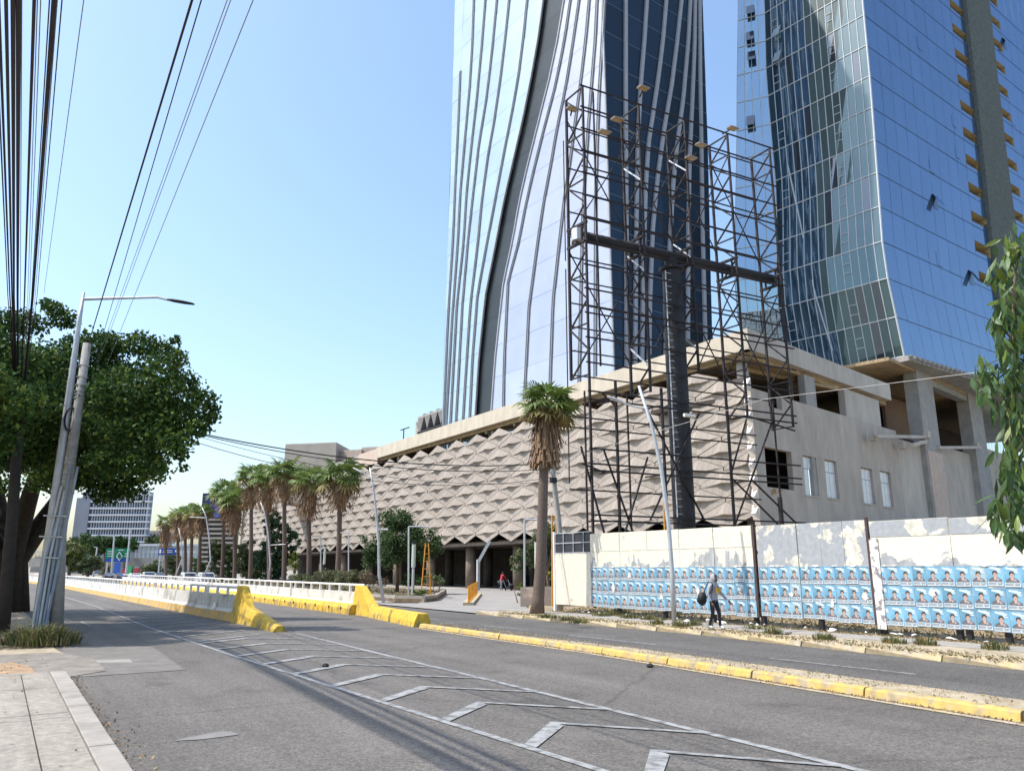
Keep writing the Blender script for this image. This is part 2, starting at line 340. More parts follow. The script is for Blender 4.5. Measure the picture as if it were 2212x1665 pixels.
pa = [on_z(*p, 0) for p in ((180, 1433), (185, 1427), (280, 1424), (287, 1431))]; sheet('road_patch', [(p.x, p.y) for p in pa], .012, M_patch2)
pa = [on_z(*p, 0) for p in ((125, 1465), (135, 1395), (330, 1397), (400, 1447))]; sheet('road_patch', [(p.x, p.y) for p in pa], .008, mat('old_road_concrete', (.165, .152, .134), .9, .2, 2, bump=.3))
# yellow line on the asphalt at the foot of the kerb
b = MB(); ribbon(b, [(lerp_line(KY, s)-.22, s) for s in (-20, 5.6, 15.6, 25.5)], .14, .010); kind(b.obj('edge_line', M_yold), 'structure')
# median: yellow kerb stones, then a strip of dirt and dry grass
b = MB(); prv = None
for s in (-40, -20, -8, 0, 5.6, 10, 15.6, 20, 25.8):
    a = (lerp_line(KY, s)+.19, s); c = (lerp_line(KB, s)-.3, s)
    if prv: b.quad((*prv[0], .10), (*prv[1], .07), (*c, .07), (*a, .10)); b.quad((*prv[1], .07), (prv[1][0]+.3, prv[1][1], 0), (c[0]+.3, c[1], 0), (*c, .07))
    prv = (a, c)
kind(b.obj('median', M_dirt2), 'structure')
kb = kind(bpy.data.objects.new('median_kerb', None), 'structure'); C.objects.link(kb)
s = -14.0
while s < 25.6:
    s1 = min(s+2.45, 25.8); g = .02; o = rnd.uniform(-.012, .012)
    b = MB(); P = [(lerp_line(KY, s+g)+o, s+g), (lerp_line(KY, s1-g)+o, s1-g)]
    pr = [(0, 0), (.03, .11), (.06, .135), (.18, .14), (.19, 0)]
    vs = [(p[0]+x, p[1], z) for p in P for x, z in pr]; n = len(pr)
    b.add(vs, [(i, i+1, i+1+n, i+n) for i in range(n-1)]+[(4, 3, 2, 1, 0), (5, 6, 7, 8, 9)])
    b.obj('kerb_stone', M_yelk, kb); s = s1
# left pavement
kl = kind(bpy.data.objects.new('left_kerb', None), 'structure'); C.objects.link(kl); s = -8.0
while s < 17.4:
    s1 = min(s+1.5, 17.7); b = MB(); b.box(1.06, 1.32+rnd.uniform(-.008, .008), s+.008, s1-.008, -.02, .15+rnd.uniform(-.004, .004)); b.obj('kerb_stone', M_kerbw, kl, bevel=.012); s = s1
pv = kind(bpy.data.objects.new('pavement', None), 'structure'); C.objects.link(pv)
s = -8.0; k = 0
while s < 17.2:
    s1 = min(s+1.55, 17.6)
    for (a, c) in ((.60, 1.05), (-1.4, .592), (-2.9, -1.41), (-4.6, -2.91)):
        if a == -1.2 and 3.5 < s < 7.5 and False: continue
        b = MB(); b.box(a+.003, c-.003, s+.003, s1-.003, -.02, .14+rnd.uniform(-.004, .004)); b.obj('slab', M_slab, pv, bevel=.006)
    s = s1
sheet('dirt_patch', [(-.95, 5.5), (-.2, 5.5), (-.28, 8.9), (-.45, 9.35), (-.9, 9.3), (-1.0, 8)], .147, M_dirt)
sheet('dirt_verge', [(-7, 17.5), (1.3, 17.6), (1.9, 18.3), (1.5, 24), (1.55, 34), (1.0, 60), (-1.5, 120), (-30, 120), (-30, 17)], .014, M_dirt2)
sheet('side_ground', [(-60, -60), (-4.62, -60), (-4.62, 17.45), (-60, 17.45)], .05, M_dirt)
sheet('driveway_apron', [(-.6, 17.66), (1.4, 17.66), (2.1, 18.3), (2.1, 21), (1.4, 23), (-.6, 23), (-.9, 20)], .018, mat('worn_apron', (.215, .19, .16), .9, .3, 2.2, bump=.5, bscale=12))
sheet('red_dirt', [(.15, 17.7), (.75, 17.72), (.9, 18.6), (.8, 20), (.5, 21), (.2, 20.6), (.05, 19)], .024, mat('reddish_dirt', (.33, .225, .135), .95, .35, 4, bump=.6, bscale=14))
# right pavement, kerb and dirt
rk = kind(bpy.data.objects.new('right_kerb', None), 'structure'); C.objects.link(rk); s = -16.0
while s < 31:
    s1 = s+2.0; b = MB(); o = rnd.uniform(-.02, .02)
    a, c = lerp_line(FE, s+.02)+o, lerp_line(FE, s1-.02)+o
    b.add([(a, s+.02, 0), (c, s1-.02, 0), (c+.06, s1-.02, .13), (a+.06, s+.02, .13), (a+.45, s+.02, .15), (c+.45, s1-.02, .15)], [(0, 3, 2, 1), (3, 4, 5, 2), (0, 1, 2), (0, 3, 4), (1, 5, 2)]); b.obj('kerb_stone', M_yold, rk); s = s1
fr = [-16, 0, 8, 13, 18, 22, 27, 31]
b = MB()
for s0, s1 in zip(fr, fr[1:]):
    b.quad((lerp_line(FE, s0)+.44, s0, .149), (20.0, s0, .149), (20.0, s1, .149), (lerp_line(FE, s1)+.44, s1, .149))
kind(b.obj('verge', M_dirt2), 'structure')
rp = kind(bpy.data.objects.new('right_pavement', None), 'structure'); C.objects.link(rp); s = -14.0
while s < 31:
    b = MB(); b.box(20.0+.01, 21.3, s+.01, s+1.98, 0, .165+rnd.uniform(-.006, .006)); b.obj('slab', M_patch2, rp); s += 2.0
sheet('vacant_lot', [(21.3, -40), (80, -40), (80, 36), (24.5, 36), (21.3, 31.5)], .12, M_dirt)
M_drive = mat('driveway_concrete', (.27, .255, .235), .9, .16, .7, bump=.25)
sheet('driveway', [(18.9, 31), (21.3, 31.2), (24.6, 36.4), (27.5, 37), (44, 57), (52, 66), (52, 84), (37, 70), (21.5, 43.5), (19.0, 46)], .04, M_drive)
sheet('forecourt', [(20, 120), (20, 46), (60, 46), (60, 210), (20, 210)], .03, M_conc)

# ------------------------------------------------------------------ glass towers
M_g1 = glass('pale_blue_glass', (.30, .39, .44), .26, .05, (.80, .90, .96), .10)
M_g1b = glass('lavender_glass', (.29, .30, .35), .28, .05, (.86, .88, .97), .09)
M_g1r = glass('shade_dark_glass', (.032, .040, .044), .02, .12, (.6, .7, .75), .10, fres=.06)  # recess band glass, its shade put into a dark, weakly mirroring colour
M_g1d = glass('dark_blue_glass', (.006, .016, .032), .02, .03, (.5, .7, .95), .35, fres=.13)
M_fin = mat('dark_fin', (.17, .19, .22), .6, .15, 2)
M_fins = mat('silver_fin', (.33, .345, .38), .55, .12, 2)
M_core = mat('tower_core', (.04, .045, .05), .9, .2, .5)
M_g2 = glass('blue_green_glass', (.02, .06, .10), .36, .02, (.62, .83, 1), .25)
M_g2b = glass('blind_backed_glass', (.05, .088, .09), .09, .03, (.5, .75, .9), .25, fres=.18)
M_g2k = glass('open_dark_pane', (.02, .03, .04), .10, .03, (.7, .85, 1), .2)
M_g2a = glass('bright_blue_glass', (.04, .08, .155), .30, .05, (.46, .62, .88), .16, fres=.25)
M_mull = mat('pale_mullion', (.55, .58, .60), .5, .1, 2)
M_mesh = mat('dark_mesh_strip', (.10, .115, .105), .95, .25, 2.5, bump=.4)
M_ochre = mat('ochre_reveal', (.40, .32, .17), .9, .2, 2)

def curve(pts, p0, e):
    q = sorted([on_wall(x, y, p0, e)[::-1] for x, y in pts])
    def f(z):
        if z <= q[0][0]: a, c = q[0], q[1]
        elif z >= q[-1][0]: a, c = q[-2], q[-1]
        else:
            for a, c in zip(q, q[1:]):
                if a[0] <= z <= c[0]: break
        r = a[1]+(c[1]-a[1])*(z-a[0])/(c[0]-a[0])
        if z > q[-1][0]: r = q[-1][1]+(r-q[-1][1])*max(0, 1-(z-q[-1][0])/40)
        return r
    return f
A5 = lambda l: [(944.6+.3114*x, .3114*y) for x, y in l]
c1 = at(1326, 800, 67.5); C1 = (c1.x, c1.y); eL = (math.sin(R(-3)), math.cos(R(-3))); eR = (math.sin(R(87)), math.cos(R(87)))
nL = (-eL[1], eL[0]); nR = (eR[1], -eR[0])
Lc = [[(982.6, 0), (977, 221), (972.6, 387), (966, 553), (957.7, 830), (955, 907)],
 A5([(185, 0), (165, 410), (150, 800), (130, 1200), (110, 1665)])+[(968, 692), (960, 885)],
 A5([(255, 0), (245, 300), (225, 620), (190, 1000), (160, 1350), (145, 1665)])+[(977, 692), (966, 885)],
 A5([(335, 0), (310, 320), (280, 640), (240, 1000), (205, 1330), (185, 1665)])+[(987, 664), (975, 885)],
 A5([(415, 0), (395, 220), (365, 500), (340, 700), (290, 1000), (250, 1350), (215, 1665)])+[(999, 664), (987, 885)],
 A5([(500, 0), (475, 250), (440, 540), (395, 850), (350, 1100), (310, 1400), (285, 1665)])+[(1016, 664), (1002, 885)],
 A5([(625, 0), (600, 250), (565, 520), (520, 780), (470, 1030), (410, 1350), (350, 1665)])+[(1032, 636), (1021, 775), (1016, 885)],
 A5([(735, 0), (700, 260), (650, 540), (590, 840), (520, 1140), (460, 1400), (410, 1665)])+[(1048, 640), (1034, 775), (1027, 885)],
 A5([(880, 0), (840, 250), (780, 540), (690, 900), (620, 1180), (570, 1400), (525, 1665)])+[(1088, 609), (1070, 775), (1063, 874)],
 A5([(925, 0), (880, 300), (820, 600), (740, 900), (680, 1140), (620, 1400), (570, 1665)])+[(1098, 609), (1090, 775), (1088, 874)],
 A5([(985, 0), (945, 280), (890, 620), (830, 900), (790, 1140), (740, 1400), (700, 1665)])+[(1143, 665), (1136, 808)],
 A5([(1055, 0), (1030, 280), (1000, 540), (960, 830), (925, 1100), (880, 1400), (850, 1665)])+[(1195, 650), (1190, 791)],
 A5([(1110, 0), (1095, 300), (1070, 600), (1040, 1000), (1010, 1500)])+[(1256, 600), (1252, 790)],
 A5([(1160, 0), (1145, 300), (1125, 620), (1110, 1000), (1100, 1400)])+[(1286, 790)],
 [(1326, 0), (1326, 400), (1325, 800)]]
Rc = [[(1326, 0), (1326, 400), (1325, 800)], [(1350, 0), (1350, 200), (1352, 760)],
 [(1396, 0), (1390, 93), (1382, 187), (1376, 311), (1372, 520), (1370, 780)],
 [(1438, 0), (1430, 93), (1418, 187), (1399, 311), (1393, 405), (1388, 560), (1385, 760)],
 [(1471, 0), (1461, 93), (1449, 187), (1433, 280), (1418, 389), (1408, 498), (1402, 650), (1400, 770)],
 [(1490, 0), (1485, 93), (1474, 218), (1461, 311), (1452, 405), (1446, 514), (1440, 640), (1436, 760)],
 [(1500, 0), (1499, 93), (1494, 218), (1488, 342), (1485, 498), (1484, 760)],
 [(1510, 0), (1511, 156), (1513, 280), (1516, 498), (1522, 740)],
 [(1518, 0), (1530, 342), (1538, 700), (1541, 740)]]
Lf = [curve(l, C1, eL) for l in Lc]; Rf = [curve(l, C1, eR) for l in Rc]
Lf[-1] = Rf[0] = lambda z: 0.0
t1 = thing('glass_tower', 'tall pale glass tower with curving vertical fins and one dark navy side', 'skyscraper', (C1[0], C1[1], 16))
Z1 = [15.5+3.6*k for k in range(22)]; ZTOP1 = Z1[-1]
def wp(p0, e, n, u, z, d=0): return (p0[0]+e[0]*u+n[0]*d, p0[1]+e[1]*u+n[1]*d, z)
def panels(root, fs, p0, e, n, zs, names, depth=lambda i: 0, jit=.012):
    sg = 1 if (e == eL) else -1
    for i, (fa, fb) in enumerate(zip(fs, fs[1:])):
        nm, m = names(i)
        for z0, z1 in zip(zs, zs[1:]):
            g = .014; d = depth(i)
            q = [wp(p0, e, n, fa(z0+g)-g*sg, z0+g, d+rnd.uniform(-jit, jit)), wp(p0, e, n, fb(z0+g)+g*sg, z0+g, d+rnd.uniform(-jit, jit)), wp(p0, e, n, fb(z1-g)+g*sg, z1-g, d+rnd.uniform(-jit, jit)), wp(p0, e, n, fa(z1-g)-g*sg, z1-g, d+rnd.uniform(-jit, jit))]
            b = MB(); b.add(q, [(0, 1, 2, 3)]); b.obj(nm, m, root)
panels(t1, Lf, C1, eL, nL, Z1, lambda i: ('shaded_recess_panel', M_g1r) if i == 7 else (('glass_panel', M_g1) if i < 7 else ('glass_panel', M_g1b)), lambda i: -.35 if i == 7 else 0)
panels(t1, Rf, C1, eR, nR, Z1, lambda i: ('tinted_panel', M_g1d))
def fin(root, f, p0, e, n, zs, w, d, m, name, z0=None, z1=None):
    zz = [z for z in np.arange(zs[0], zs[-1]+.1, 1.95) if (z1 is None or z <= z1)]
    vs = []; fs = []
    for z in zz:
        u = f(z); vs += [wp(p0, e, n, u-w/2, z, -.1), wp(p0, e, n, u-w/2, z, d), wp(p0, e, n, u+w/2, z, d), wp(p0, e, n, u+w/2, z, -.1)]
    for i in range(len(zz)-1):
        for k in range(3): fs.append((i*4+k, i*4+k+1, i*4+k+5, i*4+k+4))
    b = MB(); b.add(vs, fs); return b.obj(name, m, root)
for i, f in enumerate(Lf[1:-1], 1):
    zt = on_wall(996, 128, C1, eL)[1] if i == 1 else None
    if i in (7, 8):
        fin(t1, f, C1, eL, nL, Z1, .16, .12, M_fins, 'edge_trim'); continue
    for o in (-.13, .13): fin(t1, (lambda f, o: lambda z: f(z)+o)(f, o), C1, eL, nL, Z1, .10, .12, M_fin, 'fin', z1=zt)
    fin(t1, f, C1, eL, nL, Z1, .14, .06, M_fins, 'fin_gutter', z1=zt)
for f in Rf[1:-1]: fin(t1, f, C1, eR, nR, Z1, .42, .22, M_fins, 'silver_fin')
fin(t1, lambda z: -.02, C1, eR, nR, Z1, .14, .12, M_fins, 'corner_trim')
# floor lines on the dark side
for z in Z1[1:]:
    b = MB(); q = [wp(C1, eR, nR, u, zz, .03) for zz in (z-.04, z+.04) for u in (.1, Rf[-1](z)-.05)]
    b.quad(q[0], q[1], q[3], q[2]); b.obj('floor_line', mat('dull_blue_mullion', (.10, .14, .20), .5), t1)
b = MB(); vs = []; fs = []                             # dark solid core behind the skin
for z in (15.5, 35, 60, ZTOP1):
    l, r = Lf[0](z), Rf[-1](z); back = wp(C1, eL, nL, l, z); dep = r
    P = [wp(C1, eL, nL, .5, z, -.6), wp(C1, eR, nR, r-.1, z, -.5)]
    A0 = Vector(wp(C1, eL, nL, .4, z, -.45)); A1 = Vector(wp(C1, eR, nR, r-.05, z, -.4)); A3 = Vector(wp(C1, eL, nL, l-.05, z, -.45)); A2 = A3+(A1-A0)
    vs += [A0, A1, A2, A3]
for i in range(3):
    for k in range(4): fs.append((i*4+k, i*4+(k+1) % 4, i*4+(k+1) % 4+4, i*4+k+4))
fs.append((12, 13, 14, 15)); b.add(vs, fs); b.obj('core', M_core, t1)
# outer far skin so the left silhouette has a thickness
b = MB(); vs = []
for z in (15.5, 35, 60, ZTOP1):
    l, r = Lf[0](z), Rf[-1](z); a = Vector(wp(C1, eL, nL, l, z)); vs += [a, a+Vector((eR[0], eR[1], 0))*r]
b.add(vs, [(i*2, i*2+1, i*2+3, i*2+2) for i in range(3)]); b.obj('side_skin', M_g1, t1)

# second tower
p2 = at(1953, 769, 70); P2 = (p2.x, p2.y); eA = (math.sin(R(87)), math.cos(R(87))); eB = (math.sin(R(-7)), math.cos(R(-7))); nA = (eA[1], -eA[0]); nB = (-eB[1], eB[0])
corner = curve([(1863, 0), (1880, 180), (1895, 380), (1907, 540), (1915, 590), (1925, 640), (1940, 705), (1953, 769)], P2, eA)
pm = wp(P2, eA, nA, corner(45), 45)
outl = curve([(1580, 0), (1583, 200), (1590, 400), (1597, 560), (1605, 720)], pm[:2], eB)
zb = p2.z; FH = 3.75; Z2 = [zb+FH*k for k in range(19)]; ZTOP2 = Z2[-1]
t2 = thing('glass_tower', 'blue glass tower with a flared foot and square recesses beside a dark strip', 'skyscraper', (P2[0], P2[1], zb))
fold = curve([(1637, 0), (1645, 150), (1660, 280), (1680, 420), (1688, 560), (1693, 700)], pm[:2], eB)
eF = (math.sin(R(-33.5)), math.cos(R(-33.5))); nF = (-eF[1], eF[0])      # left strip turned so its panes mirror open sky, angle set for that
def pB(u, z, d=0):                   # u metres from the corner along the left face
    if u > fold(z):
        q = pB(fold(z)-1e-6, z); k = u-fold(z); return (q[0]+eF[0]*k+nF[0]*d, q[1]+eF[1]*k+nF[1]*d, z)
    a = corner(z); q = wp(P2, eA, nA, a, z); return (q[0]+eB[0]*u+nB[0]*d, q[1]+eB[1]*u+nB[1]*d, z)
def wB(z): return fold(z)+(outl(z)-fold(z))*.84
def ucol(i, z): return fold(z)*i/14 if i <= 14 else fold(z)+(wB(z)-fold(z))*(i-14)/4+1e-5
def pA(u, z, d=0): return wp(P2, eA, nA, corner(z)+u, z, d)
NC = 18; lumpb = MB(); cntb = 0
for k, (z0, z1) in enumerate(zip(Z2, Z2[1:])):
    for i in range(NC):
        g = .045; q = []
        for (ii, z) in ((i, z0+g), (i+1, z0+g), (i+1, z1-g), (i, z1-g)):
            u = ucol(ii, z)+(g if ii == i else -g); q.append(pB(u, z, rnd.uniform(-.012, .012)))
        m = M_g2b if i < 7 or (i == 7 and k % 3) else M_g2
        nm = 'window_pane'
        if rnd.random() < .09 and i < 12: m = M_g2k
        pn = MB(); pn.add(q, [(3, 2, 1, 0)])
        if cntb >= 298 or not in_view(q[0]): lumpb.add(pn.v, pn.f); continue
        cntb += 1; o = pn.obj(nm, m, t2)
        if i in (4,) or (i == 12 and k % 2):          # opening lights: a short casement in the tall bay
            zc = z0+FH*(.30 if k % 2 else .42)
            for zz in (zc, zc+.95):
                c = MB(); a, d = pB(ucol(i, zz)+.05, zz, .04), pB(ucol(i+1, zz)-.05, zz, .04); c.tube(a, d, .035, n=4); c.obj('casement_rail', M_mull, t2)
kind(lumpb.obj('window_panes', M_g2, t2), 'stuff')
for z in Z2:
    b = MB(); b.path([pB(0, z, .03), pB(fold(z), z, .03), pB(wB(z), z, .03)], .055, n=4); b.obj('transom', M_mull, t2)
for i in range(NC+1):
    b = MB(); b.path([pB(ucol(i, z), z, .03) for z in Z2], .045 if i else .07, 4); b.obj('mullion', M_mull, t2)
for (x, y) in ((1612, 25), (1613, 83), (1617, 126), (1622, 270), (1668, 66), (1672, 120)):     # open awning lights
    u, z = on_wall(x, y, pm[:2], eB); a = pB(u-.45, z+.9, .05); c = pB(u+.45, z+.9, .05); e = pB(u+.45, z-.7, .75); f = pB(u-.45, z-.7, .75)
    b = MB(); b.add([a, c, e, f], [(0, 1, 2, 3)]); x > 1640 and b.poly([pB(u-.45, z-.8, .03), pB(u+.45, z-.8, .03), pB(u+.45, z+.9, .03), pB(u-.45, z+.9, .03)], (0, 0, .001)); b.obj('open_sash', M_g2k if x < 1640 else M_g1, t2)
# fold line in the lower left part of the face
fo = [on_wall(x, y, pm[:2], eB) for x, y in ((1702, 358), (1735, 480), (1772, 640), (1796, 757))]
b = MB(); b.path([pB(u, z, .05) for u, z in fo], .07, 4); b.obj('fold_trim', M_mull, t2)
# right (bright blue) face
sL = curve([(2079, 0), (2107, 249), (2133, 498), (2154, 649)], P2, eA); sR = curve([(2129, 0), (2149, 182), (2170, 363), (2189, 509)], P2, eA)
UE = 60.0; shown = [0]; lump = MB()
for k, (z0, z1) in enumerate(zip(Z2, Z2[1:])):
    zm = (z0+z1)/2; aL = sL(zm)-corner(zm); aR = sR(zm)-corner(zm); RW = 3.9
    cells = [((aL-RW)*i/9, (aL-RW)*(i+1)/9, 0) for i in range(9)]+[(aL-RW, aL, 1), (aL+.05, aR-.05, 0), (aR, aR+RW, 1)]+[(aR+RW+(UE-aR-RW)*i/9, aR+RW+(UE-aR-RW)*(i+1)/9, 0) for i in range(9)]
    for ci, (ua, ub, rec) in enumerate(cells):
        g = .02
        def cell(za, zc, m=M_g2a, nm='cladding_panel'):
            b = MB(); b.add([pA(ua+g, za+g, rnd.uniform(-.006, .006)), pA(ub-g, za+g, rnd.uniform(-.006, .006)), pA(ub-g, zc-g, rnd.uniform(-.006, .006)), pA(ua+g, zc-g, rnd.uniform(-.006, .006))], [(0, 1, 2, 3)])
            if not in_view(pA((ua+ub)/2, (za+zc)/2)) or shown[0] >= 298: lump.add(b.v, b.f); return
            shown[0] += 1; return b.obj(nm, m, t2)
        if rec and 3 <= k:
            cell(z0, z0+.55); cell(z0+1.85, z1)
            b = MB(); za, zc = z0+.55, z0+1.85; D = -1.3
            o = [pA(ua, za), pA(ub, za), pA(ub, zc), pA(ua, zc)]; i_ = [pA(ua, za, D), pA(ub, za, D), pA(ub, zc, D), pA(ua, zc, D)]
            b.add(o+i_, [(0, 1, 5, 4), (1, 2, 6, 5), (2, 3, 7, 6), (3, 0, 4, 7), (4, 5, 6, 7)]); b.obj('window_recess', M_ochre, t2)
            b = MB(); b.tube(pA(ua+.05, za+.5, -.15), pA(ub-.05, za+.5, -.15), .03, n=4); b.obj('recess_rail', M_dark, t2)
        else: cell(z0, z1)
kind(lump.obj('cladding_panels', M_g2a, t2), 'stuff')
for z in Z2[1:]:
    b = MB(); b.add([pA(.05, z-.03, .02), pA(UE, z-.03, .02), pA(UE, z+.03, .02), pA(.05, z+.03, .02)], [(0, 1, 2, 3)]); b.obj('floor_joint', mat('blue_grey_joint', (.05, .07, .11), .7), t2)
b = MB(); vs = []
zs = [z for z in Z2 if z > zb+6]
for z in zs: vs += [wp(P2, eA, nA, sL(z), z, -.3), wp(P2, eA, nA, sL(z), z, .45), wp(P2, eA, nA, sR(z), z, .45), wp(P2, eA, nA, sR(z), z, -.3)]
b.add(vs, [(i*4+k, i*4+k+1, i*4+k+5, i*4+k+4) for i in range(len(zs)-1) for k in range(3)]+[(3, 2, 1, 0)]); b.obj('concrete_strip', M_mesh, t2)
for (x, y, op) in ((2020, 436, 1), (2098, 600, 1), (2170, 95, 1), (1985, 95, 0), (2060, 262, 0), (2068, 330, 0), (2012, 360, 0), (2028, 560, 0), (2188, 260, 0)):    # awning windows, some hanging open
    a0, z = on_wall(x, y, P2, eA); b = MB(); w_ = lambda u, zz, d: wp(P2, eA, nA, u, zz, d)
    if op:
        b.add([w_(a0-.5, z+.8, .05), w_(a0+.5, z+.8, .05), w_(a0+.5, z-.7, .8), w_(a0-.5, z-.7, .8)], [(0, 1, 2, 3)]); b.add([w_(a0-.5, z-.85, .025), w_(a0+.5, z-.85, .025), w_(a0+.5, z+.8, .025), w_(a0-.5, z+.8, .025)], [(0, 1, 2, 3)])
    else:
        b.add([w_(a0-.5, z-.8, .025), w_(a0+.55, z-.8, .025), w_(a0+.55, z-.66, .025), w_(a0-.42, z-.66, .025), w_(a0-.42, z+.8, .025), w_(a0-.5, z+.8, .025)], [(0, 1, 2, 3, 4, 5)])
    b.obj('open_sash' if op else 'sash_gap', M_g2k, t2)
b = MB(); vs = []; fs = []
for z in Z2[::4]:
    a = Vector(pB(.4, z, -.5)); l = Vector(pB(wB(z)-.3, z, -2.2)); r = Vector(pA(UE-.2, z, -1.5)); a = Vector(pA(.5, z, -1.5)); vs += [a, r, r+(l-a), l]
n_ = len(Z2[::4])
for i in range(n_-1):
    for k in range(4): fs.append((i*4+k, i*4+(k+1) % 4, i*4+(k+1) % 4+4, i*4+k+4))
fs += [(0, 3, 2, 1), tuple((n_-1)*4+k for k in range(4))]; b.add(vs, fs); b.obj('core', M_core, t2)
b = MB(); b.path([pA(.02, z, .03) for z in Z2], .07, 4); b.obj('corner_trim', M_mull, t2)
# transfer slab under the tower with its support brackets
b = MB(); q = [pA(-.2, zb, .5), pA(UE, zb, .5), pA(UE, zb, -17), pA(-.2, zb, -17)]
b.prism([(x, y) for x, y, z in q], zb-.55, zb-.06); b.obj('transfer_slab', M_rawc, t2)
for i in range(50):
    b = MB(); q = [pA(.3+i*.9+dx, zb, dd) for dx, dd in ((0, .5), (.35, .5), (.35, .85), (0, .85))]; b.prism([(x, y) for x, y, z in q], zb-.42, zb-.12); b.obj('bracket', M_rawc, t2)
b = MB(); q = [pA(-.1, zb, .62), pA(UE, zb, .62)]; b.tube((q[0][0], q[0][1], zb-.1), (q[1][0], q[1][1], zb-.1), .08, n=6); b.obj('edge_pipe', M_rawc, t2)

# ------------------------------------------------------------------ podium building
TF = 42.0; SCN = 34.4; PC = (TF, SCN); eP = (.9845, .175)
pod = thing('podium_building', 'long beige podium building clad in hexagonal concrete panels under a cream flat roof edge', 'building', (TF, SCN, 0))
ZT, ZF, ZC = 18.45, 16.95, 16.6       # roof edge top, its foot, soffit
# roof
for a, c in zip([34.4, 44, 54, 64, 75, 86, 97], [44, 54, 64, 75, 86, 97, 99]):
    b = MB(); b.box(TF-.12, TF+.5, a+.01, c-.01, ZF, ZT); b.obj('fascia_panel', M_cream, pod)
ue = on_wall(1920, 840, PC, eP)[0]
for i in range(4):
    b = MB(); a0 = -.12 if i == 0 else ue*i/4; b.obox(PC, eP, a0+.01, ue*(i+1)/4-.01, -.5, .12, ZF, ZT); b.obj('fascia_panel', M_rend2 if i else M_rend2, pod)
qe = (PC[0]+eP[0]*ue, PC[1]+eP[1]*ue)
b = MB(); b.prism([(TF+.45, SCN+.5), (qe[0], qe[1]+.45), (qe[0]+2, 130), (TF+.45, 130)], ZC, ZF+.02); b.obj('ceiling', M_soff, pod)
b = MB(); b.prism([(TF+.45, SCN+.5), (qe[0], qe[1]+.45), (qe[0]+2, 130), (TF+.45, 130)], ZF+.03, ZT-.12); b.obj('roof', M_conc, pod)
for k in range(16):
    b = MB(); y = 37+5.6*k; b.box(TF+.55, TF+14, y, y+.3, ZC-.28, ZC-.002); b.obj('ceiling_beam', M_soff, pod)
# upper floor behind the panels, entrance hall below
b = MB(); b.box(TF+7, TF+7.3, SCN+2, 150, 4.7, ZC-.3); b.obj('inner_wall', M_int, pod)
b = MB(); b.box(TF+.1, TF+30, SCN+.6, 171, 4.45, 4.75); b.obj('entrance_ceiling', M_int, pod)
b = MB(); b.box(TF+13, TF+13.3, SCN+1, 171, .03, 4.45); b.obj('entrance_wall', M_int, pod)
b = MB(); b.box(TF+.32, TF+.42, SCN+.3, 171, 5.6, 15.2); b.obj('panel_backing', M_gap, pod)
# hexagonal panels
W, Hh, ah = 4.6, .955, .13; g = .98; W2 = W/2*g; H2 = Hh*g; a2 = ah*g+.0; bw = .95; D = .58
D = .34; bw = .80
HX = [(0, 0, H2), (0, -W2, a2), (0, -W2, -a2), (0, 0, -H2), (0, W2, -a2), (0, W2, a2),      # rim: top, left upper, left lower, bottom, right lower, right upper
      (-.10, -bw, .03), (-D, 0, .10), (-.10, bw, .03), (.09, 0, .0), (.02, -bw*.93, -.02), (.02, bw*.93, -.02)]
HFc = [(0, 1, 6), (0, 6, 7), (0, 7, 8), (0, 8, 5), (6, 10, 9, 7), (7, 9, 11, 8), (1, 2, 10, 6), (2, 3, 9, 10), (3, 4, 11, 9), (4, 5, 8, 11)]
rim = [(.16, y, z) for (_, y, z) in HX[:6]]
hs = [0, 5, 8, 7, 9, 11, 4, 3]; b = MB(); b.add([HX[i] for i in hs]+[(.16, HX[i][1], HX[i][2]) for i in hs], [(0, 3, 2), (0, 2, 1), (3, 4, 5, 2), (4, 7, 6, 5), (6, 1, 2, 5), (0, 8, 11, 3), (3, 11, 12, 4), (4, 12, 15, 7), (0, 1, 9, 8)])
halfo = b.obj('hex_panel', M_hex, pod, origin=(0, 0, 0)); halfm = halfo.data; bpy.data.objects.remove(halfo)
b = MB(); b.add(HX+rim, HFc+[(i, (i+1) % 6, (i+1) % 6+12, i+12) for i in range(6)])
hexo = b.obj('hex_panel', M_hex, pod, origin=(0, 0, 0)); hexm = hexo.data; bpy.data.objects.remove(hexo)
for r in range(10):
    for c in range(29):
        s0 = SCN+2.9+c*W-(W/2 if r % 2 else 0)
        if s0 < SCN or s0 > 171 or (r == 9 and s0 < SCN+2): continue
        o = bpy.data.objects.new('hex_panel', hexm if s0 > SCN+2 else halfm); C.objects.link(o); o.parent = pod; o.location = (rnd.uniform(-.02, .02), s0-SCN, 5.65+1.085*r)
        o.rotation_euler = (0, rnd.uniform(-.01, .01), 0)
# return at the panel wall corner, sunlight on its facets put into the colour
for r in range(9):
    z0 = 5.2+1.085*r; b = MB()
    b.add([(TF+.05, SCN+.02, z0), (TF-.32, SCN+.12, z0+.45), (TF+.05, SCN+.02, z0+1.05), (TF+.05, SCN+.62, z0), (TF-.12, SCN+.62, z0+.45), (TF+.05, SCN+.62, z0+1.05)], [(0, 3, 4, 1), (1, 4, 5, 2), (0, 1, 2)]); b.obj('corner_fold', mat('sunlit_precast', (.66, .63, .60), .85, .08, 1), pod)
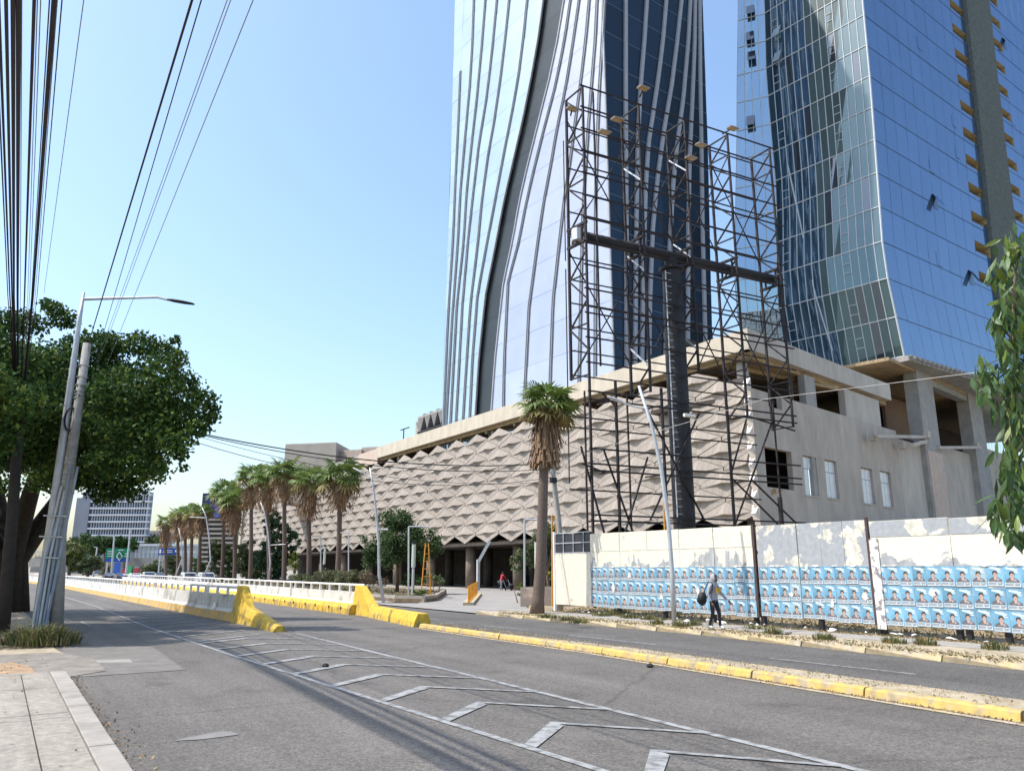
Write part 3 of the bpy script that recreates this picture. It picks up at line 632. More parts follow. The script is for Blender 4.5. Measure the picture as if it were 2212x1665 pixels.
# columns of the entrance hall
for i, (y, dx) in enumerate(((47, 1.6), (56.5, 1.6), (66, 1.6), (75.5, 1.6), (85, 1.6), (94.5, 1.6), (104, 1.6), (113.5, 1.6), (123, 1.6), (60, 6), (69.5, 6), (79, 6), (88.5, 6))):
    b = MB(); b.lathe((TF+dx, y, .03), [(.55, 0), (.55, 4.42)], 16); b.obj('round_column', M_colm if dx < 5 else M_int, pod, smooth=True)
for (y) in (58, 66.5, 74, 83):
    b = MB(); b.box(TF+8, TF+9.2, y, y+.25, 4.32, 4.40); b.obj('ceiling_light', mat('dead_tube_light', (.6, .6, .58), .5), pod)
# roof-level columns behind the panel tops
b = MB(); b.lathe((TF+1.3, SCN+1.7, 4.7), [(.42, 0), (.42, ZC-4.72)], 16); b.obj('round_column', M_rend2, pod, smooth=True)
for y in (46.5, 58, 70, 82, 94):
    b = MB(); b.lathe((TF+1.2, y, 4.7), [(.4, 0), (.4, ZC-4.72)], 14); b.obj('round_column', M_rawc, pod, smooth=True)
# right-hand wall with openings
def rect(pts):
    q = [on_wall(x, y, PC, eP) for x, y in pts]; us = sorted(a for a, _ in q); zs = sorted(z for _, z in q)
    return ((us[0]+us[1])/2, (us[2]+us[3])/2, (zs[0]+zs[1])/2, (zs[2]+zs[3])/2)
Q = lambda l: [(1497.6+.3229*x, 633.6+.3229*y) for x, y in l]
hole = rect(Q([(480, 1025), (660, 1062), (670, 1310), (490, 1300)]))
wins = [rect(Q(l)) for l in ([(735, 1080), (825, 1100), (840, 1355), (750, 1350)], [(880, 1110), (965, 1125), (975, 1375), (895, 1365)], [(1125, 1160), (1205, 1180), (1215, 1410), (1140, 1405)], [(1255, 1185), (1328, 1200), (1335, 1430), (1265, 1425)])]
notch = rect(Q([(500, 690), (590, 705), (595, 772), (505, 765)]))
zw = on_wall(1601, 831, PC, eP)[1]; uw = on_wall(1935, 930, PC, eP)[0]
holes = [hole, notch[:3]+(zw+1,)]+wins
def wall(root, name, m, u0, u1, z0, z1, holes, d0, d1, p=PC, e=eP):
    us = sorted({u0, u1}|{x for h in holes for x in h[:2] if u0 < x < u1}); zs = sorted({z0, z1}|{x for h in holes for x in h[2:] if z0 < x < z1})
    b = MB()
    for a, c in zip(us, us[1:]):
        run = None
        for za, zc in zip(zs, zs[1:]):
            mx, mz = (a+c)/2, (za+zc)/2
            if any(h[0] < mx < h[1] and h[2] < mz < h[3] for h in holes): continue
            n = (e[1], -e[0]); P = [(p[0]+e[0]*x, p[1]+e[1]*x) for x in (a, c)]
            f = lambda x, d: (p[0]+e[0]*x+n[0]*d, p[1]+e[1]*x+n[1]*d)
            b.quad((*f(a, d1), za), (*f(c, d1), za), (*f(c, d1), zc), (*f(a, d1), zc)); b.quad((*f(c, d0), za), (*f(a, d0), za), (*f(a, d0), zc), (*f(c, d0), zc))
    for h in holes:
        f = lambda x, d: (p[0]+e[0]*x+e[1]*d, p[1]+e[1]*x-e[0]*d); a, c, za, zc = h; zc = min(zc, z1)
        b.quad((*f(a, d0), za), (*f(c, d0), za), (*f(c, d1), za), (*f(a, d1), za)); b.quad((*f(a, d1), za), (*f(a, d1), zc), (*f(a, d0), zc), (*f(a, d0), za)); b.quad((*f(c, d0), za), (*f(c, d0), zc), (*f(c, d1), zc), (*f(c, d1), za))
        if h[3] <= z1: b.quad((*f(a, d1), zc), (*f(c, d1), zc), (*f(c, d0), zc), (*f(a, d0), zc))
    f = lambda x, d: (p[0]+e[0]*x+e[1]*d, p[1]+e[1]*x-e[0]*d)
    for a, c in zip(us, us[1:]):
        if not any(h[0] < (a+c)/2 < h[1] and h[3] > z1 for h in holes): b.quad((*f(a, d1), z1), (*f(c, d1), z1), (*f(c, d0), z1), (*f(a, d0), z1))
    b.quad((*f(u0, d0), z0), (*f(u0, d1), z0), (*f(u0, d1), z1), (*f(u0, d0), z1)); b.quad((*f(u1, d1), z0), (*f(u1, d0), z0), (*f(u1, d0), z1), (*f(u1, d1), z1))
    return b.obj(name, m, root)
wall(pod, 'side_wall', M_rend, -.05, uw, .0, zw, holes, -.4, 0)
uc1 = [on_wall(x, 960, PC, eP)[0] for x in (1990, 2023)]; uc2 = [on_wall(x, 960, PC, eP)[0] for x in (2098, 2124)]
zl = on_wall(1960, 943, PC, eP)[1]
def pw(name, m, a0, a1, d0, d1, z0, z1):
    b = MB(); b.obox(PC, eP, a0, a1, d0, d1, z0, z1); return b.obj(name, m, pod)
zE = zb-.56
pw('side_wall', M_rend2, uw+.003, uc1[0]+.1, -.5, -.12, 0, on_wall(1935, 945, PC, eP)[1])
for u in (uc1, uc2): pw('square_column', M_rawc, u[0], u[1], -.9, .35, 0, zE)
pw('column_casing', M_pinkc, uc1[0]+.35, uc1[1]+.06, .20, .42, 0, on_wall(2020, 980, PC, eP)[1])
pw('edge_beam', M_rawc, uc1[0]-.2, uc2[1]+45, -.7, .2, zE-.95, zE-.003)
pw('infill_wall', M_rend, uc1[1]+.003, uc2[0]-.003, -.6, -.3, 0, on_wall(2050, 965, PC, eP)[1])
pw('infill_wall', M_rend, uc2[1]+.003, uc2[1]+45, -.6, -.3, 0, on_wall(2150, 972, PC, eP)[1])
zg0, zg1 = on_wall(2150, 972, PC, eP)[1], on_wall(2150, 875, PC, eP)[1]
for i in range(9):
    pw('shop_glass', glass('green_glass', (.05, .09, .09), .25) if 'green_glass' not in MATS else MATS['green_glass'], uc2[1]+.5+i*1.1, uc2[1]+1.55+i*1.1, -.5, -.46, zg0+.01, zg1)
# upper openings: columns, wide pier and dark room behind
for x0, x1, m in ((1745, 1767, M_rawc), (1829, 1901, M_rend2)):
    a, c = on_wall(x0, 880, PC, eP)[0], on_wall(x1, 880, PC, eP)[0]; pw('square_column' if x0 < 1800 else 'wall_pier', m, a, c, -.6, -.06, zw+.002 if x0 > 1800 else 4.7, ZC-.003)
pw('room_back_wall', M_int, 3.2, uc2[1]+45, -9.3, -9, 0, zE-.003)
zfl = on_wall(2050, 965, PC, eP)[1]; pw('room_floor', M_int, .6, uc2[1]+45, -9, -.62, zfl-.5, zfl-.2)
pw('room_brick_wall', mat('bare_brick_wall', (.24, .16, .11), .95, .25, 3, stretch=(1, 1, 4)), uc1[1]+.5, uc2[0]+.6, -5, -4.7, zfl-.2, zE-1)
pw('room_ceiling', M_soff, ue, uc2[1]+45, -9, .3, zE-.32, zE-.005)
# torn edge and bricks under the broken opening
for i in range(14):
    a = hole[0]+.5+rnd.random()*1.3; z = hole[2]-.05-.11*(i % 4)-rnd.random()*.03; b = MB(); b.obox(PC, eP, a, a+.26, .004, .03+rnd.random()*.04, z-.09, z); b.obj('brick', mat('broken_brick', (.42, .24, .14), .95, .3, 5), pod)
for i, w_ in enumerate(wins):
    a, c, z0, z1 = w_; zm = z0+(z1-z0)*.68
    fr = pw('window', mat('grey_window_frame', (.22, .21, .20), .6), a, c, -.28, -.24, z0, z1)
    xs = [(a+.06, (a+c)/2-.03), ((a+c)/2+.03, c-.06)]; M_pane = mat('whitewashed_pane', (.62, .63, .64), .35, .1, 3, coat=.3); M_clear = MATS['green_glass']
    for j, (xa, xb) in enumerate(xs):
        for za, zc in ((z0+.06, zm-.03), (zm+.03, z1-.06)):
            b = MB(); b.obox(PC, eP, xa, xb, -.24, -.21, za, zc); b.obj('pane', M_pane if not (i == 0 and j == 1) else glass('sky_pane', (.3, .36, .42), .5) if 'sky_pane' not in MATS else M_pane, fr)
    b = MB(); b.obox(PC, eP, a-.08, c+.08, -.2, .06, z0-.09, z0); b.obj('sill', M_rend2, fr)
# awkward concrete struts on the wall
def strut(x0, y0, x1, y1, d0, d1):
    (a, z0), (c, z1) = on_wall(x0, y0, PC, eP), on_wall(x1, y1, PC, eP); f = lambda u, d: (PC[0]+eP[0]*u+eP[1]*d, PC[1]+eP[1]*u-eP[0]*d)
    b = MB(); b.tube((*f(a, d0), z0), (*f(c, d1), z1), .2, n=4); b.obj('concrete_strut', M_rend2, pod)
strut(1862, 946, 1988, 945, 1.2, .4); strut(1925, 966, 1988, 955, 1.8, .5); strut(2015, 968, 2100, 968, .5, .8)
for x, y in ((1866, 946), (1984, 941), (1930, 964), (2092, 964)):
    u, z = on_wall(x, y, PC, eP); pw('strut_collar', M_rend2, u-.25, u+.45, .5, .95, z-.32, z+.32)
b = MB(); u, z = on_wall(2150, 1100, PC, eP); pw('drain_pipe', M_galv, u-1.0, u-.9, .1, .2, 0, 19)
M_pinkt = mat('pinkish_tan_panel', (.38, .31, .26), .9, .12, .5)
# upper storey blocks at the far left of the roof
for (xa, xb, yt, dd) in ((607, 719, 957, 0), (719.2, 775, 971, .3), (775.2, 850, 964, 0)):
    A_, B_ = at(xa, 1100, 128+dd), at(xb, 1100, 126+dd); h_ = Vector((.6, .8, 0))*8; z = at(xa, yt, 127).z; P_ = [(A_.x, A_.y), (B_.x, B_.y), (B_.x+h_.x, B_.y+h_.y), (A_.x+h_.x, A_.y+h_.y)]
    b = MB(); b.prism(P_, ZC-4, z-.2); b.obj('rooftop_block', M_tan if xa < 700 else M_pinkt, pod)
    b = MB(); b.prism(P_, z-.2, z); b.obj('block_coping', M_rend, pod)
b = MB(); b.box(TF+.1, TF+.5, 99.02, 106, ZF-.6, ZT-.1); b.obj('fascia_panel', M_pinkc, pod)
b = MB(); b.box(TF+.15, TF+.6, 106.02, 171, 15.6, 17.4); b.obj('fascia_panel', M_tan, pod)
# chillers on the roof
for i, (y0, ln, dx, st) in enumerate(((81.6, 9.5, 2.2, 0), (91.5, 2.6, 3.4, 1))):
    lab = ('long grey rooftop chiller with V shaped coils on a steel stand', 'short boxy grey chiller on a tall steel stand, left of the long one')[i]
    ch = thing('rooftop_chiller', lab, 'air conditioner', (TF+dx, y0, ZT), 'chillers on the podium roof')
    z0 = ZT+1.0; b = MB(); b.box(TF+dx, TF+dx+2.2, y0, y0+ln, z0, z0+.25); b.obj('base_frame', M_dark, ch)
    for yy in np.arange(y0+.1, y0+ln, 2.2):
        for xx in (TF+dx+.1, TF+dx+2.0): b = MB(); b.box(xx, xx+.14, yy, yy+.14, ZT-.1, z0); b.obj('stand_leg', M_dark, ch)
    nb = max(1, int(ln/1.6))
    for k in range(nb):
        ya = y0+k*ln/nb; yb = ya+ln/nb-.12; ym = (ya+yb)/2; mcoil = mat('chiller_coil', (.17, .165, .16), .8, .2, 12)
        b = MB(); b.poly([(TF+dx-.02, ya, z0+2.0), (TF+dx-.02, ym, z0+.27), (TF+dx-.02, yb, z0+2.0)], (2.2, 0, 0)); b.obj('coil', mcoil, ch)
        b = MB(); b.lathe((TF+dx+1.1, ym, z0+2.25), [(.7, 0), (.74, .28)], 14); b.obj('fan_cowl', M_dark, ch)
    b = MB(); b.box(TF+dx, TF+dx+2.2, y0, y0+ln, z0+2.0, z0+2.25); b.obj('top_deck', mat('chiller_casing', (.32, .31, .29), .7, .15, 3), ch)
    if i: 
        b = MB(); b.box(TF+dx, TF+dx+2.2, y0, y0+ln, z0+.26, z0+1.99); b.obj('casing', MATS['chiller_casing'], ch)
    b = MB(); b.box(TF+dx, TF+dx+2.2, y0-.62, y0-.05, z0+.27, z0+1.98); b.obj('control_cabinet', MATS['chiller_casing'], ch)
pf = thing('roof_pipe_frame', 'thin T shaped pipe stand on the roof left of the chillers', 'pipe', (TF+3, 97, ZT))
b = MB(); b.tube((TF+3, 97, ZT-.1), (TF+3, 97, ZT+2.6), .08); b.obj('post', M_dark, pf); b = MB(); b.tube((TF+3, 95.3, ZT+2.6), (TF+3, 98, ZT+2.6), .08); b.obj('crossbar', M_dark, pf)

# ------------------------------------------------------------------ yellow and white traffic barriers
M_peach = two_tone('faded_orange_paint', (.56, .36, .11), (.36, .29, .2), .58, 2.5, .8, soft=.08)
def bar_wall(root, pts, h, wid, n_sec, ylow, side=-1):
    """sections of wall along pts [(x,y)]; the painted yellow foot on the road side"""
    for (p, q) in zip(pts, pts[1:]):
        d = Vector((q[0]-p[0], q[1]-p[1], 0)); L = d.length; d /= L; n = Vector((-d.y, d.x, 0))*1.0
        m = max(1, int(L/n_sec))
        for i in range(m):
            a = Vector((*p, 0))+d*(L*i/m+.012); c = Vector((*p, 0))+d*(L*(i+1)/m-.012); o = rnd.uniform(-.012, .012)
            b = MB(); pr = [(0+o, .0), (.06+o, ylow), (.16+o, ylow+.12), (.2+o, h), (.2+o+wid, h), (.34+wid, 0)]
            vs = [Vector(x)-n*0+Vector((-n.x, -n.y, 0))*(-0)+Vector((d.y, -d.x, 0))*r+Vector((0, 0, z)) for x in (a, c) for r, z in pr]; k = len(pr)
            b.add(vs, [(j, j+1, j+1+k, j+k) for j in range(k-1)]+[tuple(range(k))[::-1], tuple(range(k, 2*k))], 0)
            b.m = [1 if j == 0 else 0 for j in range(k-1)]+[0, 0]
            b.obj('wall_section', [M_wallw, M_peach], root)
def rail(root, pts, h, off, step=1.5, r=.05):
    b = MB(); P = []
    for (p, q) in zip(pts, pts[1:]):
        d = Vector((q[0]-p[0], q[1]-p[1], 0)).normalized(); P += [Vector((*x, h))+Vector((d.y, -d.x, 0))*off for x in ((p, q) if not P else (q,))]
    b.path(P, r, 6); b.obj('handrail', M_white, root)
    cnt = 0
    for (p, q) in zip(P, P[1:]):
        L = (q-p).length; t = 0.3
        while t < L and cnt < 60:
            x = p+(q-p)*(t/L); b = MB(); b.box(x.x-.05, x.x+.05, x.y-.05, x.y+.05, h-.32, h-.03); b.obj('rail_post', M_white, root); t += step; cnt += 1
BL = [(8.0, 32.6), (7.75, 37.5), (7.5, 50), (7.1, 66), (6.4, 100), (4.5, 140), (-3, 200), (-16, 250)]
bl = thing('traffic_barrier', 'long white and yellow concrete barrier ending in a low yellow ramp', 'barrier', (8, 32, 0))
bar_wall(bl, BL[:6], 1.0, .14, 3.0, .34); bar_wall(bl, BL[5:], 1.0, .14, 6.0, .34); rail(bl, BL[:6], 1.3, .27)
def nose(root, prof, wid, taper=.0):
    """end cap: prof is a list of (x, y, z_top); the foot spreads to each side"""
    b = MB(); vs = []; n = len(prof)
    for i, (x, y, z) in enumerate(prof):
        p, q = prof[max(0, i-1)], prof[min(n-1, i+1)]; d = Vector((q[0]-p[0], q[1]-p[1], 0)).normalized(); s = Vector((d.y, -d.x, 0)); f = wid*(1-taper*i/(n-1))
        for k, zz in ((-.62*f, 0), (-.5*f, min(z*.5, .3)), (-.24*f, z), (.24*f, z), (.5*f, min(z*.5, .3)), (.62*f, 0)): vs.append(Vector((x, y, zz))+s*k)
    fs = [(i*6+k, i*6+k+1, i*6+k+7, i*6+k+6) for i in range(n-1) for k in range(5)]+[tuple(range(6))[::-1], tuple(range((n-1)*6, n*6))]
    b.add(vs, fs); return b.obj('ramp_end', M_yel, root, bevel=.02)
nose(bl, [(8.27, 32.6, 1.38), (8.27, 32.0, 1.36), (8.25, 30.9, .62), (8.2, 29.6, .5), (8.08, 26.5, .2)], .62, .35)
BR = [(14.05, 34.6), (14.3, 46), (14.75, 60), (15.1, 90), (15.4, 130)]
br = thing('traffic_barrier', 'far white barrier with thick yellow foot, ending in a tall yellow wedge', 'barrier', (14, 34, 0))
bar_wall(br, BR, .98, .14, 4.5, .42); rail(br, BR, 1.3, .27)
for (p, q) in zip(BR[:3], BR[1:4]):                   # fat yellow kerb block along the foot
    for i in range(3):
        a = Vector((*p, 0)).lerp(Vector((*q, 0)), i/3+.003); c = Vector((*p, 0)).lerp(Vector((*q, 0)), (i+1)/3-.003); b = MB(); pr = [(-.42, 0), (-.40, .28), (-.28, .44), (.055, .46), (.05, 0)]
        vs = [x+Vector((r, 0, z)) for x in (a, c) for r, z in pr]; b.add(vs, [(j, j+1, j+6, j+5) for j in range(4)]+[(4, 3, 2, 1, 0), (5, 6, 7, 8, 9)]); b.obj('foot_block', M_yel, br)
        for tt in (.3, .75):
            x = a.lerp(c, tt); b = MB(); b.box(x.x-.425, x.x-.39, x.y-.06, x.y+.06, .20, .32); b.obj('anchor_pocket', M_rust, br)
nose(br, [(14.25, 35.2, 1.3), (14.22, 34.4, 1.28), (14.1, 32.7, .5), (14.05, 32.5, .46)], .5)
blk = thing('kerb_block', 'low solid yellow concrete block at the head of the yellow median kerb', 'barrier', (13.4, 29, 0))
for (y0, y1, x0, x1) in ((26.1, 29.2, 13.1, 13.55), (29.22, 32.3, 13.55, 13.98)):
    b = MB(); pr = [(-.36, 0), (-.32, .2), (-.2, .46), (.2, .46), (.32, .2), (.36, 0)]
    b.add([(x+r, y, z) for x, y in ((x0, y0), (x1, y1)) for r, z in pr], [(j, j+1, j+7, j+6) for j in range(5)]+[(5, 4, 3, 2, 1, 0), (6, 7, 8, 9, 10, 11)]); b.obj('block', M_yel, blk, bevel=.025)

# ------------------------------------------------------------------ billboard frame
g0 = Vector((25.43, 31.5, 0)); g1_ = Vector((40.55, 29.99, 0)); ge = (g1_-g0).normalized(); GL = (g1_-g0).length
gd = Vector((math.sin(R(-3)), math.cos(R(-3)), 0)); DEP = 1.5
bb = thing('billboard_frame', 'tall empty black steel billboard lattice carried on one thick round post', 'billboard', tuple(on_wall(1475, 1135, g0[:2], ge[:2])[0]*ge+g0))
def G(u, d, z): p = g0+ge*u+gd*d; return (p.x, p.y, z)
def gu(x, y): return on_wall(x, y, g0[:2], ge[:2])
def bar(name, a, c, r=.045, m=None, n=4, mi=None):
    b = MB(); b.tube(a, c, r*1.15, n=n); return b.obj(name, m or M_rust, bb)
ZG1 = 29.8; ZG0 = 12.9
tr = [gu(1258, 300)[0], gu(1382, 300)[0], gu(1482, 330)[0], gu(1575, 350)[0], gu(1667, 380)[0]]
tr = [0.0]+[t for t in tr[1:]]
zl_ = [12.2, 11.7, 13.2, 10.9, 10.6]
for i, u in enumerate(tr):
    zb_ = zl_[i] if i else .1
    bar('upright', G(u, 0, zb_), G(u, 0, ZG1), .07); bar('upright', G(u, DEP, zl_[i]), G(u, DEP, ZG1-.1), .08)
    if i == 0: bar('upright', G(u+.75, 0, zl_[i]+.6), G(u+.75, 0, ZG1-.1), .05)
    z = zl_[i]; k = 0
    while z < ZG1-1.3:
        bar('web_bar', G(u, 0 if k % 2 else DEP, z), G(u, DEP if k % 2 else 0, z+1.45), .05, M_galv if k % 4 == 1 and i in (1, 2) else None)
        if k % 2 == 0: bar('web_bar', G(u, 0, z+.05), G(u, DEP, z+.05), .045)
        z += 1.45; k += 1
    bar('web_bar', G(u, 0, ZG1), G(u, DEP, ZG1-.1), .05)
ue_ = tr[-1]+.55
for k, z in enumerate(np.arange(ZG0, ZG1+.1, 1.41)):
    bar('rail', G(-.25, -.09, z), G(ue_, -.09, z), .045)
    bar('rail', G(-.02, DEP+.09, z-.35), G(ue_-.4, DEP+.09, z-.35), .04)
    if k in (2, 5, 8): bar('rail', G(-.1, .1, z+.5), G(ue_, .1, z+.5), .04)
bar('upright', G(-.15, DEP+.12, 19.3), G(-.15, DEP+.12, 27), .03); bar('upright', G(-.15, DEP+.12, 6.5), G(-.15, DEP+.12, 18.8), .03)
for i, (a, c) in enumerate(zip(tr, tr[1:])):
    for z0, z1 in ((13.5, 19.8), (21.8, 28.3)):
        bar('brace', G(a, .05, z0), G(c, .05, z1), .035); bar('brace', G(a, DEP-.05, z1), G(c, DEP-.05, z0), .035)
ZB = 20.6
b = MB(); b.tube(G(.2, DEP*.5, ZB), G(tr[-1]+.1, DEP*.5, ZB), .33, n=12); b.obj('torsion_tube', M_dark, bb, smooth=True)
b = MB(); b.lathe(G(.05, DEP*.5, ZB-.35), [(.38, 0), (.38, .7)], 8); b.obj('tube_end_plate', M_galv, bb)
for u in tr:
    for z in (ZB-.55, ZB+.55): bar('saddle_beam', G(u, -.1, z), G(u, DEP+.1, z), .09)
    for d in (.35, DEP-.35): bar('saddle_post', G(u, d, ZB-.55), G(u, d, ZB+.55), .06)
up, zp = gu(1470, 560); pc = G(up, DEP*.5, 0)
b = MB(); b.lathe(pc, [(.62, 0), (.62, 17.6), (.58, 17.62), (.58, ZB-.9)], 24); b.obj('post', M_dark, bb, smooth=False)
for pol in bb.children[-1].data.polygons: pol.use_smooth = len(pol.vertices) == 4
b = MB(); b.lathe((pc[0], pc[1], ZB-.98), [(.56, 0), (.76, .05), (.76, .2), (.5, .22)], 24); b.obj('post_cap', M_dark, bb)
b = MB(); b.lathe((pc[0], pc[1], ZB-.75), [(.4, 0), (.4, .6)], 16); b.obj('post_neck', M_dark, bb)
# caged ladder on the left side of the post
lp = Vector(pc)+(-gd*.4-ge*.64); ls = ge*.22
for s_ in (-1, 1): bar('ladder_rail', tuple(lp+ls*s_+Vector((0, 0, 4.8))), tuple(lp+ls*s_+Vector((0, 0, ZB-1.2))), .03, M_galv)
z = 5.0
while z < ZB-1.3: bar('rung', tuple(lp-ls+Vector((0, 0, z))), tuple(lp+ls+Vector((0, 0, z))), .02, M_galv); z += .42
z = 6
while z < ZB-1.2:
    b = MB(); b.path([lp+ge*(.36*math.cos(t))+(-gd)*(.42*math.sin(t)+.02)+Vector((0, 0, z)) for t in np.linspace(0, math.pi, 7)], .018, 4); b.obj('cage_hoop', M_dark, bb); z += .85
b = MB(); b.tube(tuple(Vector(pc)-gd*.745+Vector((0, 0, 10.6))-ge*.35), tuple(Vector(pc)-gd*.745+Vector((0, 0, 10.6))+ge*.4), .13, n=5); b.obj('rag', M_white, bb)
# lower staging
LX = [(1254, 830, 1140), (1302, 833, 1140), (1329, 823, 1145), (1395, 845, 1140), (1428, 838, 1140), (1509, 840, 1140), (1571, 875, 1140), (1609, 830, 1140), (1669, 870, 1140), (1713, 860, 1135)]
LU = []
for i, (x, yt, yb) in enumerate(LX):
    u, zt = gu(x, yt); LU.append(u); d = 0 if i % 2 == 0 else DEP
    if i: bar('staging_upright', G(u, d, .1), G(u, d, min(zt, 13)), .075 if i in (2, 4) else .05)
for z in (11.3, 10.85, 8.2, 7.4, 7.05, 4.75, 4.45):
    bar('rail', G(-.2, -.12, z), G(LU[-1], -.12, z), .05)
for z in (9.6, 6.2, 10.2):
    bar('rail', G(-.15, DEP+.12, z), G(LU[-1]-1.5, DEP+.12, z), .045)
for a, c, z0, z1 in ((0, 2, 8.3, .6), (1, 3, 8.2, 1), (3, 1, 8, 1), (3, 5, 10.8, 4.6), (5, 3, 10.8, 4.6), (6, 8, 7.2, 4.4), (8, 6, 11, 4.4), (7, 9, 7.2, 4.3), (6, 8, 4.5, 1), (1, 2, 11.3, 10.7), (0, 1, 7.4, 7.0), (7, 9, 11.0, 10.4), (6, 7, 7.4, 10.8)):
    bar('brace', G(LU[a], .06, z0), G(LU[c], .06, z1), .05)
for u in (LU[1], LU[2], LU[4], LU[7]):
    for z in (4.5, 7.1, 11): bar('web_bar', G(u, 0, z), G(u, DEP, z), .05)
u, z = gu(1687, 1110); bar('staging_upright', G(u, 0, .1), G(u, 0, z+1.0), .12)
# floodlights on arms
FL = [(1268, 225, 1236, 235, 2), (1382, 210, 1390, 190, 0), (1345, 258, 1334, 258, 0), (1330, 270, 1306, 285, 0), (1560, 290, 1583, 277, 0), (1530, 315, 1515, 313, 0), (1505, 330, 1493, 341, 0)]
for (xa, ya, xb, yb, k) in FL:
    ua, za = gu(xa, ya); ub, zb2 = gu(xb, yb); off = -1.2 if k == 0 else DEP
    a = Vector(G(ua, 0 if k == 0 else DEP, za)); h = near(xb, yb, G(ub, off, 0)); 
    b = MB(); b.tube(a, h, .05, n=5); arm = b.obj('lamp_arm', M_rust, bb)
    lamp = MB(); X = ge*.34; Yv = gd*.17; Z = Vector((0, 0, .06)); lamp.add([h+sx*X+sy*Yv*(1.3 if sz < 0 else .9)+sz*Z for sz in (-1, 1) for sx, sy in ((-1, -1), (1, -1), (1, 1), (-1, 1))], [(0, 3, 2, 1), (4, 5, 6, 7), (0, 1, 5, 4), (1, 2, 6, 5), (2, 3, 7, 6), (3, 0, 4, 7)])
    lo = lamp.obj('floodlight', mat('lamp_housing', (.16, .13, .10), .6, .2, 4), bb)
    gl = MB(); gl.add([h+sx*X*.9+sy*Yv*1.15-Z*1.06 for sx, sy in ((-1, -1), (1, -1), (1, 1), (-1, 1))], [(3, 2, 1, 0)]); gl.obj('lamp_glass', mat('lamp_glass', (.38, .25, .09), .3, .2, 4, coat=.5), lo)

# ------------------------------------------------------------------ hoarding with posters
TH = 22.0
M_zinc = two_tone('peeling_cream_sheet', (.70, .655, .535), (.36, .37, .37), .575, 1.1, .6, zmin=1.9, zmax=2.75, soft=.008, stretch=(1, 1.25, .55), detail=5)
M_zinc3 = two_tone('patchy_cream_sheet', (.70, .655, .535), (.33, .34, .35), .55, .75, .6, zmin=1.9, zmax=2.5, soft=.006, stretch=(1, .8, .9), detail=5)
M_creamt = two_tone('cream_top_sheet', (.70, .655, .535), (.46, .44, .39), .70, .9, .6, soft=.02, detail=4)
M_zinc2 = two_tone('bare_zinc_sheet', (.34, .355, .37), (.62, .585, .49), .535, 1.0, .45, soft=.008, detail=5)
M_paper = mat('torn_paper', (.66, .64, .58), .9, .15, 6)
ho = thing('hoarding', 'long hoarding of peeling cream and grey metal sheets pasted with blue posters', 'fence', (TH, 18, .15))
YL = on_x(1276, 1200, TH).y; YLe = 30.2
def hy(x): return on_x(x, 1223, TH).y
P = [hy(x) for x in (1276, 1340, 1400, 1470, 1545, 1629)]; secs = [(P[i], P[i+1], 3.55-.01*i, .44, 0) for i in range(5)]
P = [hy(x) for x in (1638, 1725, 1775, 1826, 1878)]; secs += [(P[i], P[i+1], 3.48, .46 if i > 1 else .5, 1) for i in range(4)]
P = [hy(1886), 11.6, 9.1, 6.5, 4.0]; secs += [(P[i], P[i+1], 3.42-.03*i, .44, 2) for i in range(4)]
pcols = dict(sky=mat('poster_blue', (.12, .31, .46), .6, .22, 2.2, sheen2=(.22, .42, .55), rand=.2), pale=mat('poster_white', (.55, .63, .67), .6, .1, 6), dark=mat('poster_grey_shirt', (.13, .125, .135), .6, .2, 5), skin=mat('poster_skin', (.50, .34, .27), .6, .1, 5), hair=mat('poster_hair', (.05, .035, .03), .6, .2, 5), ink=mat('poster_ink', (.16, .15, .16), .6, .2, 8), light=mat('poster_shirt_light', (.33, .30, .31), .6, .2, 5))
pk = list(pcols.values()); pi = {k: i for i, k in enumerate(pcols)}
PWd, PHt = .415, .555
